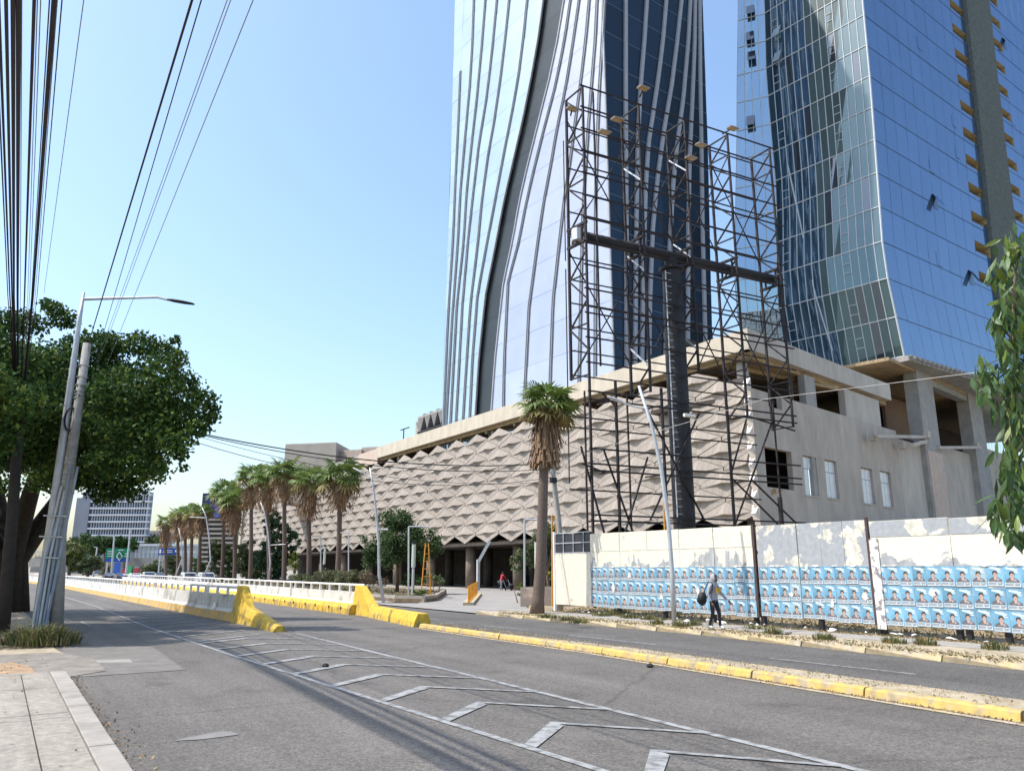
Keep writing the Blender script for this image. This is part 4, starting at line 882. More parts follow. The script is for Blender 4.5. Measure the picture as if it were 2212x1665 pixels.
def poster_mesh(seed):
    r = random.Random(seed); b = MB()
    def fl(pts, key, lift): b.add([(-lift, -y*PWd, z*PHt) for y, z in pts], [tuple(range(len(pts)))[::1]], pi[key])   # seen from -x: y runs to the left
    # corners slightly wavy
    w_ = [(-.498, -.498), (.498, -.498), (.498, .498), (-.498, .498)]
    fl(w_, 'sky', .002)
    def ell(cx, cz, rx, rz, n=12, a0=0, a1=2*math.pi): return [(cx+rx*math.cos(a0+(a1-a0)*i/n), cz+rz*math.sin(a0+(a1-a0)*i/n)) for i in range(n)]
    fl([(-.36, .36), (-.05, .30), (.2, .24), (.40, .26), (.30, .31), (.42, .34), (.16, .38), (.22, .42), (-.10, .41), (-.30, .44)], 'pale', .004)
    fl([(-.02, .20), (.34, .16), (.42, .20), (.20, .235)], 'pale', .004)
    fl([(-.40, -.28), (-.38, -.16), (-.16, -.05), (.14, -.05), (.36, -.16), (.40, -.28)], 'dark', .0045)       # shoulders
    fl([(-.10, -.03), (.08, -.03), (.05, -.16), (-.01, -.20), (-.07, -.15)], 'skin', .006)
    fl(ell(.0, .07, .125, .145), 'skin', .0065)
    fl([(-.15, .06), (-.16, .15), (-.10, .23), (.03, .245), (.13, .21), (.15, .12), (.13, .06), (.10, .13), (.0, .16), (-.09, .13), (-.12, .06)], 'hair', .008)
    fl([(-.08, .075), (-.03, .08), (-.03, .095), (-.08, .095)], 'hair', .008); fl([(.03, .08), (.08, .075), (.08, .095), (.03, .095)], 'hair', .008); fl([(-.035, -.005), (.045, -.005), (.04, .008), (-.03, .008)], 'hair', .008)
    fl([(.04, -.08), (.20, -.12), (.26, -.2), (.10, -.24)], 'light', .006)
    fl([(-.46, -.46), (.44, -.46), (.44, -.27), (-.46, -.27)], 'pale', .0075)
    for z0, x0, x1 in ((-.315, -.43, .06), (-.355, -.43, .0), (-.40, -.43, .05), (-.315, .1, .22), (-.315, .26, .42), (-.36, .1, .4), (-.40, .12, .36)):
        fl([(x0, z0-.012), (x1, z0-.012), (x1, z0+.014), (x0, z0+.014)], 'ink', .009)
    fl([(-.46, -.495), (.46, -.495), (.46, -.465), (-.46, -.465)], 'dark', .006)
    me = bpy.data.meshes.new('poster'); me.from_pydata(b.v, [], b.f); me.update()
    for m in pk: me.materials.append(m)
    me.polygons.foreach_set('material_index', b.m); return me
pms = [poster_mesh(1)]
faded = pms[0].copy(); faded.materials[0] = mat('faded_poster_blue', (.27, .40, .46), .7, .2, 4)
tornm = []
for sd in range(4):
    r = random.Random(sd); b = MB(); n = 26
    b.add([(-.012, .17*math.cos(2*math.pi*i/n)*(.35+.85*r.random()), .24*math.sin(2*math.pi*i/n)*(.35+.85*r.random())) for i in range(n)], [tuple(range(n))[::-1]])
    me = bpy.data.meshes.new('torn_scrap'); me.from_pydata(b.v, [], b.f); me.materials.append(M_paper); tornm.append(me)
for (ya, yb, zt, zb3, kd) in secs:
    y0, y1 = min(ya, yb), max(ya, yb); o = rnd.uniform(-.02, .02)+(.03 if kd == 1 else 0)
    b = MB(); b.box(TH+o, TH+o+.04, y0+.01, y1-.01, zb3, zt); hp = b.obj('hoarding_panel', (M_zinc, M_zinc2, M_zinc3)[kd], ho)
    ap = world_loc(hp); ym = (y0+y1)/2
    if kd != 1:
        b = MB(); b.box(TH+o-.012, TH+o-.002, y0+.02, y1-.02, 2.78 if kd == 0 else 2.95, zt-.01); b.obj('top_sheet', M_creamt if kd == 0 else M_zinc2, hp)
    n = max(1, round((y1-y0)/PWd)); wd = (y1-y0)/n
    for r in range(3):
        for i in range(n):
            if rnd.random() < .008: continue
            yy = y0+wd*(i+.5)+rnd.uniform(-.006, .006); zz = 2.10-PHt*(r+.5)+rnd.uniform(-.022, .022)-.006*r
            if zz-PHt/2 < zb3-.06: zz = zb3-.03+PHt/2
            po = bpy.data.objects.new('poster', faded if rnd.random() < .12 else pms[0]); C.objects.link(po); po.parent = hp; po.location = Vector((TH+o-.002-.003*((i+r) % 3), yy, zz))-ap; po.rotation_euler = (rnd.uniform(-.012, .012), 0, rnd.uniform(-.012, .012)); po.scale = (1, wd/PWd, 1)
    for k in range(1):
        s_ = bpy.data.objects.new('torn_scrap', rnd.choice(tornm)); C.objects.link(s_); s_.parent = hp; s_.location = Vector((TH+o-.014, rnd.uniform(y0+.2, y1-.2), rnd.uniform(.6, 2.1)))-ap; s_.scale = (1, .4+rnd.random()*.4, .3+rnd.random()*.5)
    for k in range(int((y1-y0)/.5)):                 # paper torn along the top row
        s_ = bpy.data.objects.new('torn_scrap', rnd.choice(tornm)); C.objects.link(s_); s_.parent = hp; s_.location = Vector((TH+o-.016, rnd.uniform(y0+.2, y1-.2), 2.12))-ap; s_.scale = (1, .9, .1+.12*rnd.random())
    b = MB(); b.box(TH+.045, TH+.10, y0, y1, zt-.12, zt-.04); b.obj('back_rail', M_dark, ho)
for x in (1632, 1881):
    y = hy(x); b = MB(); b.box(TH-.03, TH+.04, y-.04, y+.04, .42, 3.55); b.obj('frame_post', mat('rusty_post', (.07, .045, .04), .8, .3, 4), ho)
y = hy(1884); b = MB(); b.box(TH-.04, TH-.02, y-.28, y-.0, .3, 2.9); b.obj('paper_strip', two_tone('scuffed_paper', (.66, .64, .6), (.2, .19, .2), .55, 5, soft=.03), ho)
for x in (1778, 1637, 1653, 1905, 1912, 2075, 2096, 2180, 1545, 1440, 1340):
    y = on_x(x, 1375, TH+.12).y; b = MB(); b.box(TH+.06, TH+.2, y-.07, y+.07, -.02, 1.2); b.obj('support_post', M_dark, ho)
# left end return
b = MB(); b.box(TH-.01, TH+.05, YL+.02, YLe, .44, 2.75); b.obj('end_panel', M_creamt, ho)
b = MB(); b.prism([(TH, YLe), (TH+.05, YLe+.05), (TH+5.5, YLe+1.2), (TH+5.5, YLe+1.15)], 2.7, 3.7); b.obj('return_panel', mat('dark_sheet', (.10, .105, .115), .7, .2, 2), ho)
b = MB(); b.box(TH-.04, TH+.08, YLe-.06, YLe+.06, .1, 3.75); b.obj('frame_post', M_white, ho)
for zz in (2.75, 3.2, 3.66): b = MB(); b.tube((TH, YLe, zz), (TH, YL, zz), .03, n=4); b.obj('frame_bar', M_galv, ho)
for k in range(3): b = MB(); yy = YL+.5+k*.75; b.tube((TH, yy, 2.75), (TH, yy, 3.66), .025, n=4); b.obj('frame_bar', M_galv, ho)
b = MB(); b.box(TH+.03, TH+.05, YL+.05, YLe-.1, 2.77, 3.6); b.obj('window_glass', mat('dark_window', (.03, .032, .045), .35), ho)

# ------------------------------------------------------------------ street lamps and poles
def pole_pts(l, base): return [near(x, y, base) for x, y in l]
lp0 = (19.5, 19.9, .15)
sl_ = thing('street_lamp', 'bent galvanised street lamp standing in front of the blue posters', 'street lamp', lp0)
pts = [Vector(lp0)]+pole_pts([(1452, 1240), (1444, 1130), (1428, 1010), (1408, 920), (1380, 833)], lp0)
b = MB(); b.path(pts, [.085, .08, .075, .07, .06, .05], 10); b.obj('mast', M_galv, sl_, smooth=True)
b = MB(); b.lathe(lp0, [(.14, 0), (.13, .03), (.10, .06)], 10); b.obj('base_plate', M_galv, sl_)
q = pole_pts([(1399, 884), (1366, 877), (1345, 869)], lp0); b = MB(); b.path(q, .032, 6); b.obj('arm', M_galv, sl_)
def lamp_head(root, p, d, m=None, L=.75):
    d = Vector(d).normalized(); s = d.cross(Vector((0, 0, 1))).normalized(); u = s.cross(d); b = MB(); vs = []
    for t, wv, hv in ((0, .05, .04), (.2, .12, .06), (.6, .15, .055), (.95, .12, .03), (1, .06, .015)):
        for k in range(8):
            a = 2*math.pi*k/8; vs.append(Vector(p)+d*(t*L)+s*(wv*math.cos(a))+u*(hv*math.sin(a)))
    b.add(vs, [(i*8+k, i*8+(k+1) % 8, i*8+8+(k+1) % 8, i*8+8+k) for i in range(4) for k in range(8)]+[tuple(range(8))[::-1], tuple(range(32, 40))]); return b.obj('lamp_head', m or M_galv, root, smooth=True)
lamp_head(sl_, q[2], q[2]-q[1], None, .6)
def median_lamp(label, base, px, arms, r=.1):
    t = thing('street_lamp', label, 'street lamp', base, 'leaning lamps along the far side road')
    P = [Vector(base)]+pole_pts(px, base); b = MB(); b.path(P, [r]+[r*(1-.5*(i+1)/len(px)) for i in range(len(px))], 8); b.obj('mast', M_galv, t, smooth=True)
    for (x0, y0, x1, y1) in arms:
        a, c = near(x0, y0, base), near(x1, y1, base); b = MB(); b.tube(a, c, .045, n=6); b.obj('arm', M_white, t)
    if arms: lamp_head(t, c, c-a, M_white)
median_lamp('curved grey lamp pole beside the yellow wedge of the far barrier', (19.6, 44.3, .1), [(819, 1240), (818, 1170), (812, 1100), (806, 1050), (799, 1010)], [(815, 1143, 838, 1143), (800, 1030, 785, 1022)])
median_lamp('curved grey lamp pole among the dark trees left of the tall palms', (24, 84, .1), [(584, 1215), (579, 1150), (571, 1105), (563, 1085)], [(584, 1177, 602, 1176)])
median_lamp('curved grey lamp pole in front of the blue striped building', (20.5, 100, .1), [(455, 1210), (452, 1160), (445, 1115), (437, 1096)], [(443, 1118, 422, 1117)], .11)
median_lamp('thin grey lamp pole at the foot of the far palm clump', (20.5, 118, .1), [(394, 1205), (391, 1165), (386, 1140)], [], .1)
# left: steel lamp mast leaning together with a concrete pole
lb = (1.35, 31.4, .06)
ll = thing('street_lamp', 'tall leaning grey street lamp with a long arm over the road, against the big tree', 'street lamp', lb)
P = [Vector(lb)]+pole_pts([(118, 1080), (150, 850), (170, 700), (181, 632)], lb); b = MB(); b.path(P, [.19, .15, .12, .085, .05], 12); b.obj('mast', M_galv, ll, smooth=True)
P = pole_pts([(182, 646), (260, 644), (340, 642), (364, 648)], lb); b = MB(); b.path(P, [.06, .05, .045, .04], 8); b.obj('arm', M_galv, ll)
P = pole_pts([(362, 647), (420, 657)], lb); lamp_head(ll, P[0], P[1]-P[0], M_dark, (P[1]-P[0]).length)
cb = (1.75, 31.2, .06)
cp = thing('utility_pole', 'blunt concrete utility pole with wire bands, leaning close beside the grey street lamp', 'pole', cb)
P = [Vector((cb[0]+.15, cb[1], cb[2]))]+pole_pts([(130, 1150), (160, 940), (188, 742)], cb); b = MB(); b.path(P, [.22, .2, .17, .14], 14); b.obj('shaft', M_polec, cp, smooth=True)
for y in (790, 815, 832, 845, 852, 860, 1000, 1020, 1040):
    x = 188-(y-742)*.144; c = near(x, y, cb); b = MB(); b.lathe(c-Vector((0, 0, .02)), [(.19, 0), (.195, .03)], 12); b.obj('wire_band', M_galv, cp)
for k, (xt, yt, xb) in enumerate(((152, 1005, 92), (140, 1060, 84), (128, 1110, 78), (133, 1050, 70), (168, 1008, 98))):
    P = [near(xb+i*.3, 1352, (cb[0], cb[1]-.25, 0)) if False else near(xb, 1358, (cb[0], cb[1]-.3, 0)), near((xb*.55+xt*.45), 1200, (cb[0], cb[1]-.3, 0)), near(xt, yt, (cb[0], cb[1]-.3, 0))]
    b = MB(); b.path(P, .045, 6); b.obj('conduit', M_galv if k % 2 else mat('blue_grey_conduit', (.25, .30, .36), .5), cp)
for y in (1115, 1160, 1205): 
    a, c = near(150-(y-1005)*.2-34, y-2, (cb[0], cb[1]-.4, 0)), near(168-(y-1005)*.2-2, y, (cb[0], cb[1]-.4, 0)); b = MB(); b.tube(a, c, .03, n=5); b.obj('conduit_strap', M_galv, cp)
b = MB(); c = near(152, 905, (cb[0], cb[1]-.2, 0)); b.path([c+Vector((.18*math.cos(t), 0, .42*math.sin(t))) for t in np.linspace(0, 2*math.pi*2.2, 30)], .035, 5); b.obj('cable_coil', M_cable, cp)
bb0 = (.37, 29.9, .06)
bp_ = thing('utility_pole', 'dark wooden utility pole at the left picture edge carrying the fan of black cables', 'pole', bb0)
top = near(45, 868, bb0); tt_ = near(52, 800, bb0)
b = MB(); b.path([bb0, near(26, 1120, bb0), top, tt_], [.2, .17, .14, .12], 10); b.obj('shaft', mat('tarred_wood', (.03, .025, .022), .9, .3, 4), bp_, smooth=True)
b = MB(); b.tube(top+Vector((-.5, -.1, .1)), top+Vector((.5, .1, .1)), .05, n=4); b.obj('crossarm', M_dark, bp_)
b = MB(); rr = random.Random(3)
for k in range(26):                                   # slack loops of cable tied round the pole
    x0, y0 = rr.uniform(30, 62), rr.uniform(800, 900); x1 = rr.uniform(-30, 20); y1 = y0+rr.uniform(-20, 140)
    a, c = near(x0, y0, bb0), near(x1, y1, (bb0[0], bb0[1]-rr.random(), 0)); m_ = (a+c)/2-Vector((0, 0, rr.uniform(.1, .9))); b.path([a, a.lerp(m_, .6)+Vector((0, 0, -.1)), m_, c.lerp(m_, .5), c], .014, 4)
kind(b.obj('cable_loops', M_cable, bp_), 'stuff')
# leaning pole by the big palm
lq = (22.5, 30.5, .12)
lpn = thing('utility_pole', 'leaning grey concrete pole with a camera box, between the tall palm and the hoarding', 'pole', lq)
P = [Vector(lq)]+pole_pts([(1214, 1200), (1205, 1110), (1196, 1035), (1189, 965)], lq); b = MB(); b.path(P, [.17, .15, .13, .12, .1], 10); b.obj('shaft', M_polec, lpn, smooth=True)
b = MB(); c = near(1192, 1037, lq); b.box(c.x-.22, c.x+.1, c.y-.3, c.y-.12, c.z-.15, c.z+.1); b.obj('camera_box', M_black, lpn)
b = MB(); c = near(1196, 1022, lq); b.tube(c+Vector((-.5, 0, 0)), c+Vector((.4, 0, .05)), .04, n=5); b.obj('bracket', M_galv, lpn)

# ------------------------------------------------------------------ overhead cables
def cable(pts, r, label, grp, m=M_cable, sag=0, n=4, seg=10):
    P = []
    for a, c in zip(pts, pts[1:]):
        for i in range(seg):
            t = i/seg; P.append(Vector(a).lerp(Vector(c), t)-Vector((0, 0, sag*4*t*(1-t))))
    P.append(Vector(pts[-1])); b = MB(); b.path(P, r, n); o = b.obj('overhead_cable', m, origin=pts[0]); tag(o, label, 'cable', grp)
def thru(x0, y0, s0, x1, y1, s1, send):
    d0, d1 = ray(x0, y0), ray(x1, y1); a = EYEV+d0*(s0/d0.y); c = EYEV+d1*(s1/d1.y); e = c+(c-a)*((send-s1)/(s1-s0)); return [a, c, e]
fan = [(21, 633, -3, .02), (26, 640, 13, .024), (30, 640, 28, .03), (38, 640, 40, .034), (44, 640, 47, .008), (53, 640, 74, .024), (60, 640, 81, .008), (64, 640, 88, .008), (68, 640, 107, .01), (71, 640, 117, .036), (76, 640, 124, .008), (80, 640, 134, .01), (17, 640, -12, .014)]
ORD = ['leftmost', 'second', 'third', 'fourth', 'fifth', 'sixth', 'seventh', 'eighth']
thick = sorted([f for f in fan if f[3] > .015], key=lambda f: f[2]); thin = sorted([f for f in fan if f[3] <= .015], key=lambda f: f[2])
for i, (xb, yb, xt, r) in enumerate(fan):
    k = (thick if r > .015 else thin).index((xb, yb, xt, r)); wd_ = ORD[k]+('' if k == 0 else ' from the left')
    q = thru(xb, yb, 25, xt, 0, 9, -20); c = near(40+(xb-40)*.35, 850, bb0)
    cable([c]+q, r, ('thick black cable' if r > .015 else 'thin wire')+' of the overhead fan at the left edge, '+wd_, 'cables fanning out overhead at the left', M_cable if r > .009 else M_cableg)
cable(thru(95, 633, 30, 181, 0, 9, -20), .008, 'single thin wire right of the black cable fan', None, M_cableg)
for i, (x0, x1, r, lab) in enumerate(((224, 415, .02, 'thickest twisted dark power line over the left tree, leftmost of the five'), (249, 435, .011, 'dark thin power line next to the thickest twisted one'), (262.5, 491, .008, 'thin pale power line, left one of a close pair'), (268, 498.5, .008, 'thin pale power line, right one of a close pair'), (293, 547, .009, 'rightmost thin power line crossing the open sky'))):
    q = thru(x0, 633, 24, x1, 0, 9, -20); d = (q[0]-q[1]).normalized(); cable([q[0]+d*26]+q, r, lab, 'power lines along the road', M_cable if r > .01 else M_cableg)
A = near(150, 860, cb)
for i, (ya, yb, sg, r) in enumerate(((-.1, 1000, .9, .03), (0, 1012, 1.0, .022), (.12, 1030, 1.5, .016), (.2, 1040, 1.15, .012))):
    cable([A+Vector((0, 0, ya)), near(1194, yb, lq)], r, ('thickest top', 'second', 'lowest sagging', 'thinnest third')[i]+' cable crossing the road to the leaning pole', 'cables crossing the road', M_cable, sag=sg, seg=24)
cable([near(1194, 1000, lq), on_x(1650, 862, 22.6), on_x(2160, 798, 22.2), (22, -12, 6.6)], .010, 'pale wire strung along above the hoarding', None, mat('pale_wire', (.45, .43, .4), .6))

# ------------------------------------------------------------------ fan palms
def frond_mesh(seed, L=1.0, nl=15):
    r = random.Random(seed); b = MB()
    b.path([(0, 0, 0), (L*.42, 0, .05*L), (L*.78, 0, 0)], [.02, .016, .012], 4)
    o = Vector((L*.75, 0, 0))
    for i in range(nl):
        a = (i/(nl-1)-.5)*math.pi*1.45; l = L*(.72-.18*abs(i/(nl-1)-.5))*r.uniform(.85, 1.1)
        d = Vector((math.cos(a), math.sin(a), .12)); s = Vector((-math.sin(a), math.cos(a), 0))
        w_ = .055*L; m_ = o+d*l*.55+Vector((0, 0, .03*L)); tip = o+d*l+Vector((0, 0, -.22*L*r.uniform(.5, 1.4)))
        b.add([o, m_-s*w_+Vector((0, 0, .02)), m_+s*w_-Vector((0, 0, .02)), tip], [(0, 1, 2), (1, 3, 2)])
    me = bpy.data.meshes.new('frond'); me.from_pydata([tuple(v) for v in b.v], [], b.f); me.materials.append(M_frond); return me
fronds = [frond_mesh(i) for i in range(4)]
fdry = [m.copy() for m in fronds[:2]]
for m in fdry: m.materials.clear(); m.materials.append(mat('yellowing_frond', (.27, .22, .08), .7, .3, 2, trans=.2))
def palm(label, base, lean_top, z_skirt, z_top, cr, tr=.22, nf=34, group='fan palms along the side road', skirt_r=.55, seed=0, dry=.15):
    """base and lean_top are the foot and the crown centre of the trunk"""
    r = random.Random(seed); t = thing('fan_palm', label, 'palm tree', base, group)
    B = Vector(base); T = Vector(lean_top); zc = T.z
    n = 14; P = [B.lerp(T, i/n)+Vector((math.sin(i*.5)*.05, math.cos(i*.4)*.04, 0)) for i in range(n+1)]
    b = MB(); b.path(P, [tr*(1.45 if i == 0 else 1.15-.35*i/n) for i in range(n+1)], 10); b.obj('trunk', M_palmt, t, smooth=True)
    # skirt of dead fronds: many hanging strips
    V = []; ns = 420
    for i in range(ns):
        f = r.random(); a = r.uniform(0, 2*math.pi); k = min(1, f*1.2); z0 = z_skirt+(zc-z_skirt)*(f**.8); env = skirt_r*(.45+.75*math.sin(math.pi*min(1, .25+f*.62)))
        rr_ = env*r.uniform(.65, 1.08); l = r.uniform(.35, 1.0)*min(1.0, .35*(zc-z_skirt)+.3); cx = B.lerp(T, (z0-B.z)/(T.z-B.z))
        d = Vector((math.cos(a), math.sin(a), 0)); s = Vector((-d.y, d.x, 0))*r.uniform(.03, .07)
        p = Vector((cx.x, cx.y, z0))+d*rr_*.75; q = Vector((cx.x, cx.y, max(z_skirt-r.uniform(0, .35), z0-l)))+d*rr_*r.uniform(.85, 1.1)
        V += [p-s*.4, p+s*.4, q+s*1.2+d*.02, q-s*.9]
    V = np.array([tuple(v) for v in V])-np.array(base)
    sk = mesh_np('dead_frond_skirt', V, np.arange(ns*4).reshape(-1, 4), M_skirt, None, t); kind(sk, 'stuff')
    b = MB(); c0 = B.lerp(T, (z_skirt-B.z)/(T.z-B.z)); b.path([c0, c0.lerp(T, .25), c0.lerp(T, .6), T], [tr*.8, skirt_r*.5, skirt_r*.62, .2], 9); b.obj('skirt_core', M_skirt, t)
    for i in range(nf):
        f = (i+.5)/nf; el = math.asin(min(1, -.55+1.5*f)) if f > .02 else -.5; az = i*2.399+r.uniform(-.3, .3)
        sc = cr*r.uniform(.55, .72)*(1.0 if el < 1.0 else .85); me = fdry[i % 2] if f < dry else fronds[i % 4]
        o = bpy.data.objects.new('frond', me); C.objects.link(o); o.parent = t; o.location = T-B+Vector((0, 0, r.uniform(-.1, .25)))
        o.rotation_euler = (r.uniform(-.5, .5), -el+.15, az); o.rotation_mode = 'XYZ'; o.scale = (sc, sc, sc)
    return t
def palm_px(label, bx, byp, cxp, cyp, skb, top, wpx, base=None, seed=0, tr=.2, grp='fan palms along the side road', t=30., **k):
    B = base or on_x(bx, byp, t); B = Vector((B[0], B[1], .1)) if not base else Vector(base)
    T = near(cxp, cyp, B); zs = near(cxp, skb, B).z; zt = near(cxp, top, B).z; Y = B.dot(HEAD); cr = wpx/2*Y/F
    palm(label, tuple(B), tuple(T), zs, zt, cr*k.pop('crf', 1.2), tr, seed=seed, group=grp, skirt_r=k.pop('skirt_r', cr*.6), **k)
palm_px('tall single fan palm standing apart between the driveway and the hoarding', 1165, 1333, 1182, 880, 1000, 805, 150, base=(19.9, 28.6, .12), seed=1, tr=.23, grp=None, skirt_r=.66, nf=46, dry=.25, crf=1.08)
PL = [(728, 738, 1032, 1102, 973, 104, 'rightmost fan palm of the row, its brown skirt hiding the hexagon panels'), (667, 668, 1040, 1122, 988, 92, 'second fan palm from the right end of the row'),
      (613, 616, 1022, 1086, 975, 90, 'tallest looking fan palm in the middle of the row, with a slim skirt'), (582, 577, 1035, 1105, 1000, 74, 'shaggy fan palm half hidden behind a curved lamp pole'),
      (540, 545, 1030, 1098, 995, 78, 'slim fan palm with the highest crown left of the middle one'), (506, 508, 1082, 1155, 1062, 76, 'bushy lower fan palm with a long ragged brown skirt'),
      (478, 487, 1065, 1122, 1032, 76, 'fan palm behind the bushy lower one, its crown poking up green'), (427, 436, 1105, 1155, 1080, 52, 'right palm of the far dry clump'),
      (409, 418, 1112, 1160, 1088, 52, 'second palm from the right in the far dry clump'), (398, 402, 1108, 1162, 1086, 50, 'middle palm of the far dry clump'), (383, 385, 1115, 1168, 1094, 48, 'second palm from the left in the far dry clump'), (357, 358, 1130, 1182, 1106, 46, 'leftmost palm of the far dry clump')]
for i, (bx, cx, cy, sk, tp, wd, lab) in enumerate(PL):
    palm_px(lab, bx, 1262, cx, cy, sk, tp, wd, seed=10+i, t=30 if i < 7 else 26, tr=.28 if i < 7 else .26, dry=.18 if i < 7 else .4, nf=34 if i < 7 else 26)

# ------------------------------------------------------------------ trees and shrubs
def tree(label, base, clumps, leaf, size, per, limbs, tr=.2, name='leafy_tree', grp=None, cat='tree', tr_m=None, shell=.35, up=.35, trunk=True, droop=0):
    base = Vector(base); t = thing(name, label, cat, base, grp)
    if trunk:
        b = MB()
        for L in limbs: b.path([Vector(p) for p in L[0]], L[1], 8)
        b.obj('trunk', tr_m or M_bark, t, smooth=True)
    pts = clump_points(clumps, per*1.7, shell=shell)-np.array(base)
    v, f = leaves(pts, size*1.15, up=up, droop=droop, aspect=.62); o = mesh_np('crown', v, f, leaf, nrg.integers(0, len(leaf), len(f)) if isinstance(leaf, list) else None, t); kind(o, 'stuff')
    return t
def blob(c, rad, n, rmin, rmax, seed, flat=1.0, bottom=-1, outer=.55):
    r = random.Random(seed); out = []
    while len(out) < n:
        d = Vector((r.gauss(0, 1), r.gauss(0, 1), r.gauss(0, 1))).normalized()
        if d.z < bottom: continue
        k = r.uniform(outer, 1); out.append((Vector(c)+Vector((d.x*rad[0]*k, d.y*rad[1]*k, d.z*rad[2]*k)), r.uniform(rmin, rmax)))
    return out
# the big fig tree on the left
fb = (.4, 46, .06)
cl = blob((-.8, 39.5, 8.2), (6.4, 9.8, 3.9), 130, .75, 1.45, 5, bottom=-.9, outer=.45)
cl += blob((-9.5, 38, 7.8), (5.0, 8, 4.4), 90, 1.0, 1.8, 6, bottom=-.9)
RIGHT = []
for x, y, r_ in ((118, 668, .55), (135, 690, .7), (235, 745, .8), (300, 745, .9), (345, 760, .85), (385, 775, .6), (400, 830, .9), (440, 865, .8), (452, 900, .55), (430, 925, .7), (380, 960, .9), (392, 985, .4), (330, 1010, .9), (280, 1050, .9), (230, 1060, .9), (60, 700, .9), (10, 700, 1.0), (380, 735, .3), (462, 880, .3), (396, 1010, .3), (100, 655, .35)):
    rt = x > 360 and y > 760; c = near(x, y, (5.2, 28.6, 0) if rt else (3.0, 36.5, 0)); cl.append((c, r_*(.8 if rt else 1.05)))
cl += [(near(x, y, (3, 37, 0)), 1.2) for x, y in ((250, 900), (320, 880), (200, 820), (300, 820), (360, 890), (240, 980), (300, 960), (180, 950), (160, 1020))]
cl += [(near(x, y, (4.4, 30, 0)), 1.0) for x, y in ((350, 860), (390, 900), (330, 930), (370, 940), (290, 860), (310, 1000), (350, 800), (270, 930), (230, 860), (230, 1000))]
cl += blob((-2.3, 29, 7.4), (3.2, 3.8, 2.6), 24, .7, 1.2, 77, bottom=-.9)
limbs = [([(fb[0]+dx, fb[1]+dy, .0), (fb[0]+dx*.6, fb[1]+dy*.6-.3, 2.5), (fb[0]+ex, fb[1]+ey, 6), (fb[0]+ex*1.8, fb[1]+ey*1.8, 9)], [.75, .55, .34, .12]) for dx, dy, ex, ey in ((-.5, 0, -2.5, -2), (.1, -.2, .5, -4), (.5, .3, 2, -2.5), (-.1, .5, -1, 2), (-.9, .4, -4, 0))]
tree('big dark fig tree spreading over the road at the left', fb, cl, [M_leafd, M_leafd, mat('fig_leaf_mid', (.06, .115, .028), .65, .4, 1, trans=.2, spec=.12), mat('fig_leaf_light', (.12, .17, .035), .65, .4, 1, trans=.25, spec=.12)], .155, 430, limbs, name='fig_tree', shell=.4, tr_m=mat('dark_bark', (.032, .024, .019), .95, .3, 4, bump=.6, bscale=10))
# tree on the planted island, right of the palms
def px_tree(label, bx, by, t, blobs, leaf, size, per, seed, hgt=None, trk=.14, grp=None, name='leafy_tree', n=34, **k):
    B = on_x(bx, by, t); B = Vector((B.x, B.y, .25)); Y = B.dot(HEAD); cl = []
    for (x, y, rx, ry) in blobs:
        c = near(x, y, B); cl += blob(c, (rx*Y/F*.92, rx*Y/F*.92, ry*Y/F*.95), n, rx*Y/F*.24, rx*Y/F*.42, seed, outer=.3)
    c = near(blobs[0][0], blobs[0][1], B); m_ = B.lerp(c, .45)
    limbs = [([B, m_, c], [trk, trk*.75, trk*.3])]+[([m_, c+Vector((math.cos(a)*.9, math.sin(a)*.9, .3))], [trk*.55, trk*.15]) for a in (0, 1.6, 3.2, 4.8)]
    return tree(label, B, cl, leaf, size, per, limbs, grp=grp, name=name, **k)
px_tree('round leafy green tree on the planted island in front of the dark entrance', 858, 1268, 27.5, [(862, 1170, 72, 62), (805, 1195, 34, 38), (925, 1180, 40, 40), (860, 1128, 40, 28)], [M_leafm, M_leafm, M_leafd], .17, 170, 21, trk=.16)
px_tree('dark blue green tree behind the curved lamp pole among the palms', 600, 1262, 36, [(600, 1165, 34, 55), (590, 1215, 40, 38), (625, 1175, 25, 45), (588, 1120, 20, 25)], [M_leafd, mat('bluish_leaf', (.035, .075, .05), .6, .4, 1, trans=.15)], .3, 110, 22)
px_tree('grey green rounded tree left of the dark one, between two palm trunks', 535, 1262, 34, [(552, 1215, 34, 35), (530, 1200, 26, 45)], [M_leafm, M_leafo], .3, 110, 23)
px_tree('rounded olive green tree in front of the blue striped building', 480, 1260, 33, [(478, 1200, 28, 48), (465, 1190, 20, 28), (500, 1215, 24, 36)], [M_leafm, M_leafo, M_leafd], .33, 90, 24)
px_tree('small yellow green sapling beside a palm trunk on the island', 636, 1265, 31, [(638, 1212, 16, 26)], M_leafy, .2, 110, 25, trk=.07)
px_tree('leafy tree behind the brown planter, right of the driveway', 1185, 1290, 29, [(1180, 1160, 34, 40), (1205, 1190, 28, 60), (1150, 1195, 24, 42), (1120, 1212, 22, 34)], [M_leafm, M_leafm, M_leafo], .18, 150, 26)
def shrub(label, pts, leaf, size, per, t, z=.25, name='shrub', grp=None, seed=1, flat=.8):
    cl = []; r = random.Random(seed)
    for (x, y, rx) in pts:
        c = on_x(x, y, t); Y = c.dot(HEAD); rr_ = rx*Y/F
        for i in range(13): cl.append((c+Vector((r.uniform(-.8, .8)*rr_, r.uniform(-.8, .8)*rr_, r.uniform(-.6, .6)*rr_*flat)), rr_*r.uniform(.42, .66)))
    zmin = min(c[0].z-c[1] for c in cl); b0 = on_x(pts[0][0], pts[0][1], t); base = (b0.x, b0.y, z)
    limbs = [([(b0.x+dx, b0.y+dy, z-.3), (b0.x+dx*3, b0.y+dy*3, b0.z)], [.04, .015]) for dx, dy in ((.1, 0), (-.1, .1), (0, -.12))]
    o = tree(label, base, cl, leaf, size, per, limbs, name=name, grp=grp, cat='shrub', shell=.5); o.children[0].name = 'stem'; return o
